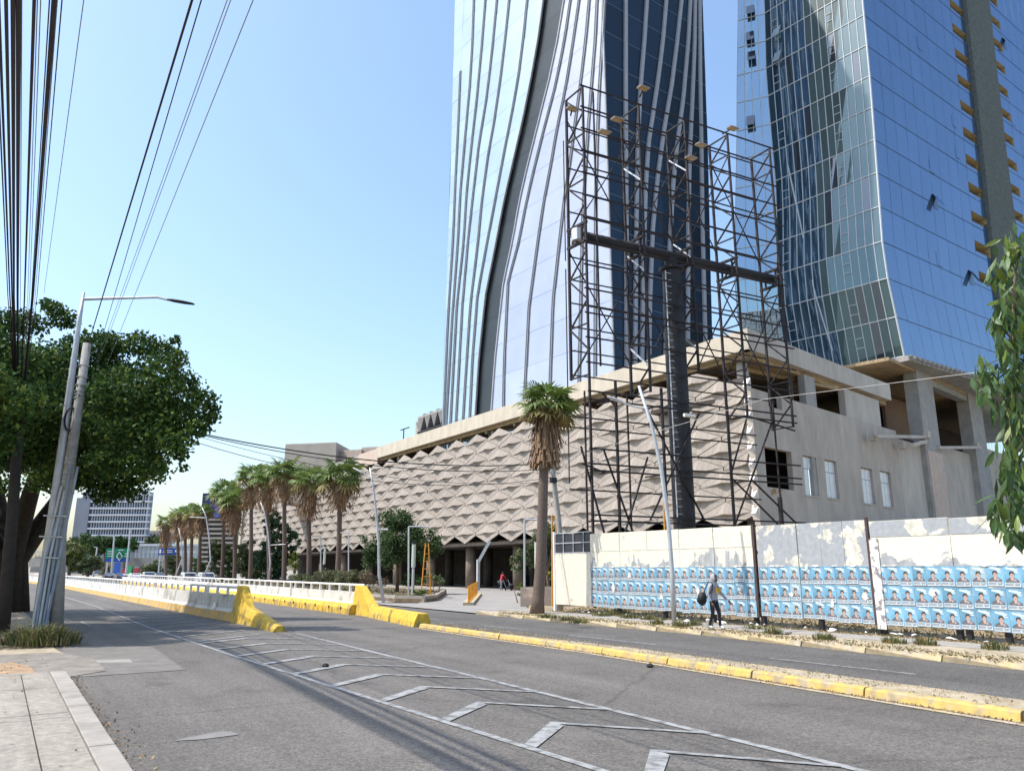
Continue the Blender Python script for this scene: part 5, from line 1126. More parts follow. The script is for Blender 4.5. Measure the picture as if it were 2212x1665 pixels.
shrub('olive clipped hedge at the foot of the rightmost row palm', [(700, 1248, 20), (722, 1246, 22), (748, 1245, 22), (772, 1247, 20)], [M_leafo, M_leafo, M_leafm], .14, 230, 26, name='hedge')
shrub('reddish green shrub running into the round island tree', [(794, 1251, 19), (812, 1254, 16), (830, 1256, 14)], [M_leafr, M_leafo], .12, 250, 26)
shrub('low hedge between the palm trunks further left', [(640, 1252, 15), (655, 1250, 16), (672, 1252, 14)], [M_leafo, M_leafm], .14, 200, 29, name='hedge')
shrub('bright green bush at the white kerb corner of the island', [(905, 1283, 11), (915, 1279, 9), (896, 1288, 8)], [M_leafy, M_leafm], .13, 260, 23.2)
shrub('pale feathery bush beside the orange lattice post', [(945, 1250, 12), (932, 1246, 10), (955, 1256, 9)], [M_leafo, M_leafm], .14, 220, 27)
shrub('yellow flowering bush behind the brown planter', [(1196, 1243, 13), (1206, 1252, 10)], [M_leafy, mat('yellow_leaf', (.38, .33, .03), .6, .3, 2, trans=.2)], .13, 240, 26.5)
shrub('dark green shrub under the round island tree', [(890, 1250, 16), (880, 1262, 12), (912, 1255, 12)], [M_leafd, M_leafm], .15, 200, 28)
shrub('green strip of plants at the left side of the planter', [(1124, 1270, 6), (1124, 1285, 6), (1126, 1262, 6)], [M_leafy], .1, 320, 27)
shrub('red leaved ground plants on the island bed', [(850, 1290, 10), (870, 1290, 10), (835, 1291, 8), (885, 1292, 7)], [M_leafr], .1, 260, 23.2, flat=.35)
shrub('small green weed bush at the foot of the bent street lamp', [(1437, 1341, 8)], [M_leafm, M_grass], .09, 500, 21.2, z=.15)
# foreground tree at the right edge: long drooping leaves, each one a leaf
def bigleaf():
    b = MB(); L = .34; P = [(0, 0), (.022, .05), (.043, .13), (.045, .2), (.028, .28), (0, L)]
    for sgn in (-1, 1):
        for (w0, z0), (w1, z1) in zip(P, P[1:]):
            b.add([(0, .012*math.sin(z0*9), -z0), (sgn*w0, .012*math.sin(z0*9)-.008, -z0), (sgn*w1, .012*math.sin(z1*9)-.008, -z1), (0, .012*math.sin(z1*9), -z1)], [(0, 1, 2, 3) if sgn > 0 else (3, 2, 1, 0)])
    me = bpy.data.meshes.new('leaf'); me.from_pydata(b.v, [], b.f); me.materials.append(M_leafb); return me
lm = bigleaf(); lm2 = lm.copy(); lm2.materials.clear(); lm2.materials.append(mat('big_leaf_young', (.12, .17, .03), .4, .3, 3, trans=.3, rand=.3))
tb = Vector((13.3, 3.4, .1))
ft = thing('hanging_branch_tree', 'slender tree with long drooping glossy leaves hanging in at the right picture edge', 'tree', tb)
DT = (12.6, 6.2, 0)
main = [near(x, y, DT) for x, y in ((2195, 535), (2190, 640), (2188, 760), (2186, 880), (2188, 1000), (2180, 1090), (2186, 1170))]
b = MB(); b.path([tb, tb+Vector((.1, .2, 4)), tb+Vector((0, .6, 6.4))], [.13, .11, .06], 8); b.path([tb+Vector((0, .3, 5.2)), main[0].lerp(tb+Vector((0, .5, 6)), .5)+Vector((0, 0, .5)), main[0]], [.06, .04, .025], 6); b.path(main, [.025, .03, .028, .025, .02, .012, .006], 6); b.obj('trunk', mat('grey_brown_bark', (.17, .13, .10), .9, .3, 6), ft, smooth=True)
rr = random.Random(4); nl = 0
spr = [(2195, 525, 45), (2165, 560, 36), (2210, 575, 40), (2150, 600, 30), (2185, 620, 48), (2205, 650, 40), (2155, 670, 28), (2180, 700, 42), (2205, 730, 36), (2140, 700, 14), (2150, 745, 22), (2185, 770, 38), (2100+10, 800, 30), (2140, 820, 30), (2180, 835, 40), (2120, 850, 22), (2205, 870, 30), (2165, 890, 34), (2180, 940, 40), (2205, 965, 30), (2170, 990, 30), (2200, 1020, 32), (2160, 1040, 22), (2185, 1070, 34), (2145, 1085, 18), (2100+45, 1120, 20), (2195, 1110, 26), (2170, 1150, 18), (2200, 1165, 16), (2180, 1000, 36), (2195, 900, 36), (2190, 800, 36), (2195, 690, 36)]
tw = MB()
for (x, y, r_) in spr:
    c = near(x, y, DT); Y = c.dot(HEAD); q = min(main, key=lambda p: (p-c).length); tw.path([q, c], [.012, .006], 4)
    for i in range(8 if r_ > 25 else 6):
        if nl >= 290: break
        p = near(max(2080, x+rr.gauss(0, r_*.34)+8), y+rr.gauss(0, r_*.42)-14, (DT[0]+rr.uniform(-.35, .35), DT[1]+rr.uniform(-.5, .5), 0))
        o = bpy.data.objects.new('leaf', lm2 if (y < 600 and rr.random() < .6) or rr.random() < .08 else lm); C.objects.link(o); o.parent = ft; o.location = p-tb; o.rotation_euler = (rr.gauss(0, .45), rr.gauss(0, .5), rr.uniform(0, 6.28)); s_ = rr.uniform(.75, 1.15); o.scale = (s_*1.1, s_, s_); nl += 1
V_ = []
for k in range(620):
    x, y, r_ = rr.choice(spr); p = near(max(2080, x+rr.gauss(0, r_*.36)+8), y+rr.gauss(0, r_*.45)-10, (DT[0]+rr.uniform(-.4, .5), DT[1]+rr.uniform(-.6, .6), 0))-tb; a = rr.uniform(0, 6.28); s_ = Vector((math.cos(a), math.sin(a), 0))*.042; d_ = Vector((rr.gauss(0, .09), rr.gauss(0, .09), -.3*rr.uniform(.7, 1.15))); V_ += [p, p+d_*.5-s_, p+d_, p+d_*.5+s_]
kind(mesh_np('small_leaves', np.array([tuple(v) for v in V_]), np.arange(len(V_)).reshape(-1, 4), [M_leafb, lm2.materials[0]], nrg.integers(0, 5, len(V_)//4)//4, ft), 'stuff')
kind(tw.obj('twigs', MATS['grey_brown_bark'], ft), 'stuff')
# extra crown out of frame above the trunk
cl = blob(tb+Vector((1.6, -.8, 7)), (1.6, 1.6, 1.6), 14, .5, .9, 9)
v, f = leaves(clump_points(cl, 60)-np.array(tb), .26, aspect=.28, droop=1.2); kind(mesh_np('crown', v, f, M_leafb, None, ft), 'stuff')

# ------------------------------------------------------------------ planted island, planter and entrance furniture
kw = kind(bpy.data.objects.new('island_kerb', None), 'structure'); C.objects.link(kw)
isl = [(21.2, 140), (21.2, 46.2), (22.4, 44.4), (24.2, 46.2), (31.5, 58.5), (33.5, 66), (34, 140)]
kind(MB().prism([(a*1.0, c) for a, c in isl], 0, .24).obj('flower_bed', mat('bed_soil', (.17, .125, .08), .95, .4, 1.2, bump=.6, bscale=6)), 'structure')
for (p, q) in zip(isl[:-1], isl[1:]):
    d = Vector((q[0]-p[0], q[1]-p[1], 0)); L = d.length; d /= L; n = Vector((d.y, -d.x, 0)); k = max(1, int(L/2.4))
    for i in range(k):
        a, c = Vector((*p, 0))+d*(L*i/k+.01), Vector((*p, 0))+d*(L*(i+1)/k-.01); b = MB(); b.prism([(v.x, v.y) for v in (a-n*.22, c-n*.22, c-n*.005, a-n*.005)], 0, .42); b.obj('kerb_stone', M_kerbw, kw)
v, f = leaves(np.column_stack([nrg.uniform(22, 32, 9000), nrg.uniform(48, 130, 9000), np.full(9000, .28)]), .2, up=1.2, aspect=.3); ok_ = [i for i in range(9000) if True]
mask = v.reshape(-1, 4, 3)[:, 0, :]; keep = mask[:, 0] < 23+(mask[:, 1]-46)*.6
fv = v.reshape(-1, 4, 3)[keep].reshape(-1, 3); o = mesh_np('ground_cover', fv, np.arange(len(fv)).reshape(-1, 4), [M_grass, M_leafr, M_leafm], nrg.integers(0, 3, len(fv)//4)); kind(o, 'stuff')
plp = on_z(1170, 1312, .1); plt = thing('planter_box', 'square dark brown concrete planter behind the tall single palm', 'planter', (25.5, 37.2, .05))
M_plt = two_tone('planter_render', (.20, .165, .14), (.34, .27, .21), .62, 1.4, .9, soft=.06)
b = MB(); b.prism([(24.3, 36.6), (25.4, 34.2), (27.6, 35.4), (26.5, 37.8)], .03, 1.05); b.obj('body', M_plt, plt, bevel=.03)
b = MB(); b.prism([(24.5, 36.6), (25.45, 34.45), (27.4, 35.5), (26.4, 37.6)], 1.0, 1.075); b.obj('soil', mat('planter_soil', (.12, .09, .06), .95, .3, 4), plt)
bo = thing('bollard_railing', 'short row of orange posts on the driveway island', 'railing', tuple(on_z(1025, 1296, .05)))
a, c = on_z(1012, 1306, .05), on_z(1037, 1279, .05); c = a.lerp(c, .62)
for i in range(7):
    p = a.lerp(c, i/6); b = MB(); b.tube(p, p+Vector((0, 0, 1.05)), .06, n=8); b.obj('post', M_orange, bo)
b = MB(); b.tube(a+Vector((0, 0, .12)), c+Vector((0, 0, .12)), .09, n=4); b.obj('foot_rail', M_orange, bo)
b = MB(); d = (c-a).normalized(); n = Vector((d.y, -d.x, 0))*.3; kind(b.prism([((a-d*.4)-n)[:2], ((c+d*3)-n)[:2], ((c+d*3)+n)[:2], ((a-d*.4)+n)[:2]], .03, .2).obj('driveway_island', M_yold), 'structure')
gt_b = on_z(1036, 1269, .05); gt_b = a.lerp(gt_b, .75); gt_b.z = .05
gt = thing('folding_gate_arm', 'grey steel post with a slanting raised arm by the dark entrance', 'gate', tuple(gt_b))
p0, p1 = near(1036, 1208, gt_b), near(1058, 1168, gt_b); b = MB(); b.box(gt_b.x-.13, gt_b.x+.13, gt_b.y-.13, gt_b.y+.13, 0, p0.z); b.obj('post', M_galv, gt)
b = MB(); b.tube(p0+(p0-p1)*.15, p1, .2, n=4); b.obj('arm', M_galv, gt)
def lattice(label, base, top, w0, w1, nr=7):
    t = thing('lattice_post', label, 'post', base, 'orange lattice posts at the entrance'); B = Vector(base); s = Vector((.84, -.545, 0))
    for sg in (-1, 1): b = MB(); b.tube(B+s*w0*sg, Vector((B.x, B.y, top))+s*w1*sg, .045, n=4); b.obj('leg', M_orange, t)
    for i in range(nr):
        f = (i+.6)/nr; w_ = w0+(w1-w0)*f; z = base[2]+(top-base[2])*f; b = MB(); b.tube((B.x-s.x*w_, B.y-s.y*w_, z), (B.x+s.x*w_, B.y+s.y*w_, z), .035, n=4); b.obj('rung', M_orange, t)
o = Vector(on_z(920, 1290, .2)); o = Vector((24.3, 46.5, .25)); o = Vector(on_x(920, 1280, 24.5)); o.z = .25; lattice('orange tapered lattice post left of the dark entrance', tuple(o), near(920, 1173, o).z, .34, .1)
o = Vector((25.0, 35.0, .05)); o = Vector(on_x(1199, 1300, 25.0)); o.z = .05; lattice('slim orange lattice post between the palm trunk and the leaning pole', tuple(o), near(1195, 1112, o).z, .14, .1, 11)
o = Vector(on_x(1440, 1130, 27)); o.z = .1; lattice('orange lattice post rising behind the hoarding by the billboard', tuple(o), near(1441, 1085, o).z, .12, .1, 9)
def sign_frame(label, x, yt, x2, t, grp='thin grey frame posts near the entrance'):
    B = on_x(x, 1268, t); B.z = .2; T = near(x, yt, B); E = near(x2, yt, B); r_ = thing('frame_post', label, 'post', tuple(B), grp)
    b = MB(); b.tube(B, T, .07, n=6); b.obj('post', M_galv, r_); b = MB(); b.tube(T, E, .05, n=6); b.obj('crossbar', M_galv, r_); return r_
sign_frame('grey frame post with a thin arm reaching right, beside the orange lattice on the island', 883, 1137, 926, 24)
sign_frame('dark grey frame post left of the tall palm trunk', 1133, 1122, 1160, 25.5)
sign_frame('thin frame post between two palm trunks, its arm reaching left', 753, 1150, 735, 30)
sign_frame('thin frame post left of the rightmost row palm, its arm reaching left', 693, 1158, 676, 31)
for i, (x, y0, y1, t, lab) in enumerate(((891, 1175, 1290, 24.5, 'slim grey column lamp with a pale tube on the island'), (1160, 1170, 1262, 26.5, 'slim column lamp with a pale green tube, left of the palm trunk'), (698, 1180, 1262, 31, 'slim column lamp by the entrance columns left of the rightmost palm'))):
    B = on_x(x, y1, t); B.z = .2; r_ = thing('column_lamp', lab, 'lamp', tuple(B), 'slim column lamps'); T = near(x, y0, B); m_ = B.lerp(T, .55); m_.x, m_.y = B.x, B.y
    b = MB(); b.tube(B, m_, .09, n=8); b.obj('post', M_dark if i else M_galv, r_); b = MB(); b.tube((B.x, B.y, m_.z), (B.x, B.y, T.z), .14, n=8); b.obj('tube', mat('lamp_tube', (.50, .55, .47), .4, .08, 3), r_); b = MB(); b.tube((B.x, B.y, T.z), (B.x, B.y, T.z+.18), .15, n=8); b.obj('cap', M_dark, r_)

# ------------------------------------------------------------------ far background at the end of the avenue
def far_box(b, x0, x1, y0, y1, Y, dep, zmin=0):
    a, c = at(x0, 1230, Y), at(x1, 1230, Y); z0 = at(0, y1, Y).z if y1 else zmin; zt = at((x0+x1)/2, y0, Y).z; h = HEAD*dep
    b.prism([(a.x, a.y), (c.x, c.y), (c.x+h.x, c.y+h.y), (a.x+h.x, a.y+h.y)], z0 if y1 else zmin, zt)
ob = at(228, 1230, 380); off = thing('office_building', 'far blue grey office block with white floor bands seen under the tree', 'building', (ob.x, ob.y, 0))
M_offw = mat('white_concrete_band', (.55, .57, .60), .8, .08, .2); M_offg = mat('blue_office_glass', (.07, .10, .17), .25, .25, .3, coat=.2, rand=.3)
b = MB(); far_box(b, 158, 304, 1062, None, 380, 5); b.obj('body', mat('blue_grey_wall', (.20, .23, .29), .8, .1, .1), off)
b = MB(); far_box(b, 146, 176, 1075, None, 378, 5); b.obj('stair_tower', mat('grey_blue_concrete', (.20, .22, .26), .85, .1, .1), off)
for r in range(8):
    y = 1172-r*14.6; b = MB(); far_box(b, 177, 309-(r*.0), y-3.4, y, 377.4, 2.4); b.obj('floor_band', M_offw, off)
    for k in range(22):
        x = 180+k*5.65; b = MB(); far_box(b, x, x+3.6, y-14.6+1.0, y-3.8, 379.3, .6); b.obj('window', M_offg, off)
b = MB()
for r in range(8):
    y = 1172-r*14.6
    for k in range(22): x = 180+k*5.65+3.9; far_box(b, x, x+1.3, y-14.4, y-3.6, 378.6, 1.2)
b.obj('mullions', M_offw, off); kind(off.children[-1], 'stuff')
bs_ = at(462, 1230, 190); bst = thing('striped_building', 'building with a dark blue top box and beige louvred floors behind the palms', 'building', (bs_.x, bs_.y, 0))
b = MB(); far_box(b, 424, 500, 1110, None, 190, 3); b.obj('body', mat('dark_brown_wall', (.14, .115, .10), .9, .1, .3), bst)  # even dark brown body behind the louvres
b = MB(); far_box(b, 423, 497, 1065, 1111, 189, 4); b.obj('top_box', mat('navy_panel', (.015, .025, .10), .5, .15, .3), bst)
b = MB(); far_box(b, 452, 471, 1088, 1117, 188.6, .4); b.obj('blue_panel', mat('bright_blue_panel', (.03, .11, .45), .5, .1, .3), bst)
for r in range(13): b = MB(); y = 1124+r*10; far_box(b, 425, 502, y-4.2, y, 189, 1); b.obj('louvre', M_tan, bst)
ovb = at(250, 1230, 300); ov = thing('overpass', 'grey concrete road bridge crossing the avenue in the distance', 'bridge', (ovb.x, ovb.y, 0))
b = MB(); far_box(b, 60, 420, 1205, 1224, 300, 14); b.obj('deck', M_conc, ov)
b = MB(); far_box(b, 60, 420, 1190, 1193, 300, .3); b.obj('guard_rail', M_galv, ov)
for x in range(62, 420, 9): b = MB(); far_box(b, x, x+1.2, 1193, 1205, 300, .3); b.obj('rail_post', M_galv, ov)
for x in (178, 214, 300, 372): b = MB(); far_box(b, x, x+7, 1222, None, 302, 6); b.obj('pier', M_conc, ov)
b_ = at(345, 1230, 330); lg = thing('glass_pavilion', 'low pale glass walled building behind the bridge', 'building', (b_.x, b_.y, 0))
b = MB(); far_box(b, 288, 400, 1178, None, 330, 20); b.obj('body', mat('pale_glass_wall', (.42, .47, .50), .4, .1, .2, coat=.2), lg); b = MB(); far_box(b, 262, 402, 1174, 1179, 329, 22); b.obj('roof', M_offw, lg)
for k in range(12): b = MB(); x = 290+k*9.3; far_box(b, x, x+1, 1179, 1212, 329.6, .3); b.obj('mullion', M_galv, lg)
b_ = at(320, 1230, 420); lh = thing('beige_building', 'low beige building right of the far office block', 'building', (b_.x, b_.y, 0)); b = MB(); far_box(b, 304, 338, 1146, None, 420, 20); b.obj('body', M_tan, lh)
for k in range(4): b = MB(); far_box(b, 308+k*7.5, 312+k*7.5, 1152, 1160, 419.8, .3); b.obj('window', M_offg, lh)
def far_tree(label, x, y, Y, rx, ry, leaf, seed, name='leafy_tree', n=24, size=.7, per=9):
    B = at(x, 1245, Y); B.z = 0; c = at(x, y, Y); s_ = Y/F; cl = blob(c, (rx*s_*.85, rx*s_*.85, ry*s_*.85), n, rx*s_*.25, rx*s_*.42, seed, outer=.3)
    tree(label, B, cl, leaf, size, per, [([B, B.lerp(c, .6), c], [.35, .25, .1])], name=name, grp='trees at the end of the avenue')
for i, (x, y, Y, rx, ry, lf, lab) in enumerate(((150, 1198, 150, 40, 36, [M_leafy, M_leafo], 'pale olive tree right behind the leaning poles'), (190, 1218, 170, 34, 24, [M_leafo, M_leafm], 'brownish low tree under the left end of the bridge'),
    (180, 1176, 290, 44, 26, [M_leafd, M_leafm], 'dark green tree in front of the office block, left one'), (226, 1177, 292, 40, 24, [M_leafd, M_leafm], 'dark green tree in front of the office block, middle one'), (268, 1178, 294, 34, 22, [M_leafd], 'dark green tree in front of the office block, right one'),
    (322, 1172, 380, 22, 20, [M_leafd, M_leafo], 'dark tree before the low beige building'), (345, 1168, 350, 16, 24, [M_leafm, M_leafd], 'tree just left of the far palm clump'), (232, 1232, 240, 14, 12, [M_leafo], 'brown green bush under the bridge, left one'), (330, 1228, 230, 24, 16, [M_leafo, M_leafm], 'brown green tree under the bridge, right one'),
    (375, 1218, 190, 26, 24, [M_leafm, M_leafo], 'green tree behind the far palm trunks'), (430, 1225, 165, 18, 26, [M_leafd, M_leafm], 'dark tree between the far palms and the striped building'), (110, 1225, 110, 20, 18, [M_leafy, M_leafo], 'yellow green roadside tree just right of the fig trunk'), (545, 1240, 125, 24, 14, [M_leafo, M_leafm], 'low clipped bush behind the row palms'), (450, 1248, 150, 12, 7, [M_leafy], 'small yellow green bush at the foot of the far lamp'))):
    far_tree(lab, x, y, Y, rx, ry, lf, 40+i, size=.35+Y*.0016, per=30 if Y < 200 else 12)
for i, (x, Y, s0, s1, nm) in enumerate(((-40, 230, -260, 120, 0), (900, 600, 120, 420, 1))): pass
# signs
def far_sign(label, x0, x1, y0, y1, Y, m, posts, bars, cat='road sign'):
    a = at(x0, y1, Y); r_ = thing('road_sign', label, cat, (a.x, a.y, 0)); b = MB(); far_box(b, x0, x1, y0, y1, Y, .2); b.obj('panel', m, r_)
    for (px, pt) in posts: b = MB(); far_box(b, px-1.1, px+1.1, pt, None, Y+.4, .35); b.obj('post', M_galv, r_)
    for k, (xa, xb, ya, yb) in enumerate(bars): b = MB(); far_box(b, xa, xb, ya, yb, Y-.12, .06); b.obj('lettering', M_white, r_)
    return r_
gs = far_sign('green overhead direction sign with a white diamond junction symbol', 224, 277, 1184, 1213, 185, mat('sign_green', (.0, .16, .085), .5, .08, .5), [(229, 1184)], [(228, 240, 1190, 1191.4), (228, 238, 1195, 1196.2), (228, 241, 1200, 1201.2), (266, 274, 1195, 1196.2), (265, 274, 1200, 1201.3), (250, 262, 1187, 1188.2)])
dm = [at(x, y, 184.7) for x, y in ((252, 1201), (258, 1192), (264, 1201), (258, 1210))]; b = MB(); b.path(dm+[dm[0]], .12, 4); b.obj('diamond_symbol', M_white, gs)
b = MB(); far_box(b, 224, 277, 1206, 1213, 184.86, .1); b.obj('blue_strip', mat('sign_blue', (.01, .06, .32), .5, .08, .5), gs)
far_sign('blue overhead road sign in front of the far palms', 338, 383, 1183.5, 1198, 150, MATS['sign_blue'], [(342, 1183), (381, 1183)], [(340, 344, 1186, 1195), (348, 368, 1188, 1189.3), (347, 369, 1192, 1193.2), (374, 380, 1187, 1192)])
def far_pole(label, x, yt, Y, xh, yh, lean=0):
    B = at(x, 1240, Y); B.z = 0; r_ = thing('street_lamp', label, 'street lamp', tuple(B), 'lamps at the end of the avenue'); T = at(x+lean, yt, Y); b = MB(); b.tube(B, T, .22, .15, n=6); b.obj('mast', M_galv, r_)
    b = MB(); b.tube(T, at(xh, yh, Y), .12, n=4); b.obj('lamp_head', M_galv, r_)
far_pole('pale lamp pole in front of the right edge of the green sign', 272, 1142, 170, 262, 1141, 10); far_pole('pale lamp pole in front of the middle of the green sign', 241, 1155, 175, 226, 1156, 6); far_pole('short pale post left of the green sign', 202, 1182, 180, 203, 1181, 8)
bn = at(255, 1230, 200); r_ = thing('banner', 'bright blue banner hanging under the bridge', 'banner', (bn.x, bn.y, 0)); b = MB(); far_box(b, 246, 258, 1214, 1238, 200, .3); b.obj('cloth', MATS['bright_blue_panel'], r_)
bn = at(280, 1230, 198); r_ = thing('kiosk', 'small stall with green and red panels by the parked cars', 'kiosk', (bn.x, bn.y, 0))
for x0, x1, y0, y1, m in ((275, 284, 1222, None, mat('kiosk_green', (.05, .35, .15), .6)), (264, 272, 1228, None, mat('kiosk_red', (.38, .05, .07), .6)), (288, 297, 1226, None, MATS['kiosk_red'])): b = MB(); far_box(b, x0, x1, y0, y1, 198, 1.5); b.obj('panel', m, r_)
bn = at(253, 1230, 310); r_ = thing('blue_advert', 'small upright blue advertising panel above the bridge', 'sign', (bn.x, bn.y, 0)); b = MB(); far_box(b, 248, 256, 1174, 1190, 297, .5); b.obj('panel', MATS['bright_blue_panel'], r_); b = MB(); far_box(b, 251, 253, 1189, None, 297.2, .4); b.obj('post', M_galv, r_)
b = MB()
rr = random.Random(8)
for k in range(40):                                   # low town far away so that the ground does not meet a bare sky
    Y = rr.uniform(600, 1100); x = rr.uniform(-900, 3000); a = at(x, 1230, Y); w_ = rr.uniform(15, 40); h = rr.uniform(5, 14); b.box(a.x, a.x+w_, a.y, a.y+w_, 0, h)
kind(b.obj('distant_town', M_tan), 'structure')

# ------------------------------------------------------------------ cars
def car(label, pos, col, hd, kind_='suv', grp='cars on the side road'):
    t = thing('parked_car', label, 'car', pos, grp); t.rotation_euler = (0, 0, hd); mb = mat('car_paint_'+col[0], col[1], .3, .03, 1, coat=.8)
    Lh = 2.3; Wh = .9; zr = 1.62 if kind_ == 'suv' else 1.42
    def ob(b, n, m, sm=False):
        o = b.obj(n, m, origin=(0, 0, 0), smooth=sm); o.parent = t; return o
    prof = [(-2.3, .35), (-2.3, .95), (-2.0, 1.02), (.9 if kind_ != 'suv' else 1.0, 1.04), (2.05, .86), (2.3, .62), (2.3, .35)]
    b = MB(); n = len(prof); b.add([(y*Wh*(1 if abs(x) < 2 else .93), x, z) for y in (-1, 1) for x, z in prof], [tuple(range(n)), tuple(range(n, 2*n))[::-1]]+[(i, i+n, (i+1) % n+n, (i+1) % n) for i in range(n)]); ob(b, 'body', mb).modifiers.new('bevel', 'BEVEL').width = .06
    roof = [(-2.15, 1.0), (-1.85, zr-.05), (-1.5, zr), (.2, zr), (.95, 1.03)] if kind_ == 'suv' else [(-1.7, 1.0), (-1.0, zr), (.2, zr), (1.0, 1.03)]
    n = len(roof); b = MB(); tw_ = lambda z: Wh*(.97-.17*(z-1)/(zr-1)); b.add([(y*tw_(z), x, z) for y in (-1, 1) for x, z in roof], [tuple(range(n)), tuple(range(n, 2*n))[::-1]]+[(i, i+n, (i+1) % n+n, (i+1) % n) for i in range(n-1)]); ob(b, 'cabin', mb)
    mg = glass('car_glass', (.015, .018, .03), .18) if 'car_glass' not in MATS else MATS['car_glass']
    i0, i1 = roof[0], roof[1]; f = lambda a, c, k: (a[0]+(c[0]-a[0])*k, a[1]+(c[1]-a[1])*k)
    for (a, c, nm) in ((roof[0], roof[1], 'rear_window'), (roof[-1], roof[-2], 'windscreen')):
        p, q = f(a, c, .15), f(a, c, .88); sg = -.02 if nm == 'rear_window' else .02; b = MB(); b.add([(-tw_(p[1])*.86, p[0]+sg, p[1]+.01), (tw_(p[1])*.86, p[0]+sg, p[1]+.01), (tw_(q[1])*.86, q[0]+sg, q[1]+.01), (-tw_(q[1])*.86, q[0]+sg, q[1]+.01)], [(0, 1, 2, 3)]); ob(b, nm, mg)
    for sgn in (-1, 1):
        for (x0, x1) in ((-1.75, -.85), (-.8, .1), (.14, .7)):
            z0, z1 = 1.08, zr-.12; k = .35 if x1 > .5 else 0; b = MB(); b.add([(sgn*(tw_(z0)+.01), x0, z0), (sgn*(tw_(z0)+.01), x1, z0), (sgn*(tw_(z1)+.01), x1-k, z1), (sgn*(tw_(z1)+.01), x0, z1)], [(0, 1, 2, 3)]); ob(b, 'side_window', mg)
    for sgn in (-1, 1):
        b = MB(); b.box(sgn*.72-.1, sgn*.72+.1, -2.33, -2.28, .72, .95); ob(b, 'tail_light', mat('tail_light_red', (.35, .02, .02), .3)); b = MB(); b.box(sgn*.68-.15, sgn*.68+.15, 2.2, 2.32, .66, .78); ob(b, 'headlight', M_white)
        for y in (-1.42, 1.42):
            b = MB(); b.tube((sgn*.72, y, .34), (sgn*.92, y, .34), .34, n=16); w_ = ob(b, 'wheel', M_black); b = MB(); b.tube((sgn*.9, y, .34), (sgn*.935, y, .34), .2, n=10); o = b.obj('rim', M_galv, origin=(0, 0, 0)); o.parent = w_
    b = MB(); b.box(-.86, .86, -2.36, -2.28, .36, .58); ob(b, 'bumper', M_dark); b = MB(); b.box(-.25, .25, -2.345, -2.3, .7, .82); ob(b, 'number_plate', M_white)
    return t
for i, (x, Y, col, k, lab) in enumerate(((443, 104, ('white', (.72, .73, .75)), 'suv', 'white off road car with a dark rear window, rightmost in the queue'), (405, 108, ('white', (.72, .73, .75)), 'suv', 'white off road car just left of the rightmost one'), (320, 132, ('silver', (.4, .42, .45)), 'suv', 'dark windowed silver car in the middle of the queue'), (292, 128, ('white', (.72, .73, .75)), 'sedan', 'low white car left of the silver one'), (262, 140, ('darkblue', (.05, .07, .12)), 'sedan', 'dark car near the green sign, leftmost of the queue'), (235, 160, ('grey', (.2, .2, .22)), 'sedan', 'grey car far back behind the barrier rail'), (345, 150, ('black', (.02, .02, .025)), 'sedan', 'black car far back beside the blue sign post'))):
    p = at(x, 1230, Y); p.z = .02; car(lab, tuple(p), col, 0 if i != 1 else .02, k)
car('dark car parked inside the shaded entrance hall', (TF+5.5, 71.5, .05), ('black', (.02, .02, .025)), 1.3, 'sedan', None)

# ------------------------------------------------------------------ people
def skin_obj(name, V, E, rad, parent, mats, pick, root=0):
    me = bpy.data.meshes.new(name); me.from_pydata(V, E, []); o = bpy.data.objects.new(name, me); C.objects.link(o)
    sk = o.modifiers.new('skin', 'SKIN'); sk.use_smooth_shade = True; sb = o.modifiers.new('sub', 'SUBSURF'); sb.levels = 2; sb.render_levels = 2
    for i, r in enumerate(rad): me.skin_vertices[0].data[i].radius = r if isinstance(r, tuple) else (r, r)
    me.skin_vertices[0].data[root].use_root = True
    dg = bpy.context.evaluated_depsgraph_get(); m2 = bpy.data.meshes.new_from_object(o.evaluated_get(dg)); bpy.data.objects.remove(o)
    m2.materials.clear()
    for m in mats: m2.materials.append(m)
    for p in m2.polygons: p.material_index = pick(p.center); p.use_smooth = True
    q = bpy.data.objects.new(name, m2); C.objects.link(q); q.parent = parent; return q
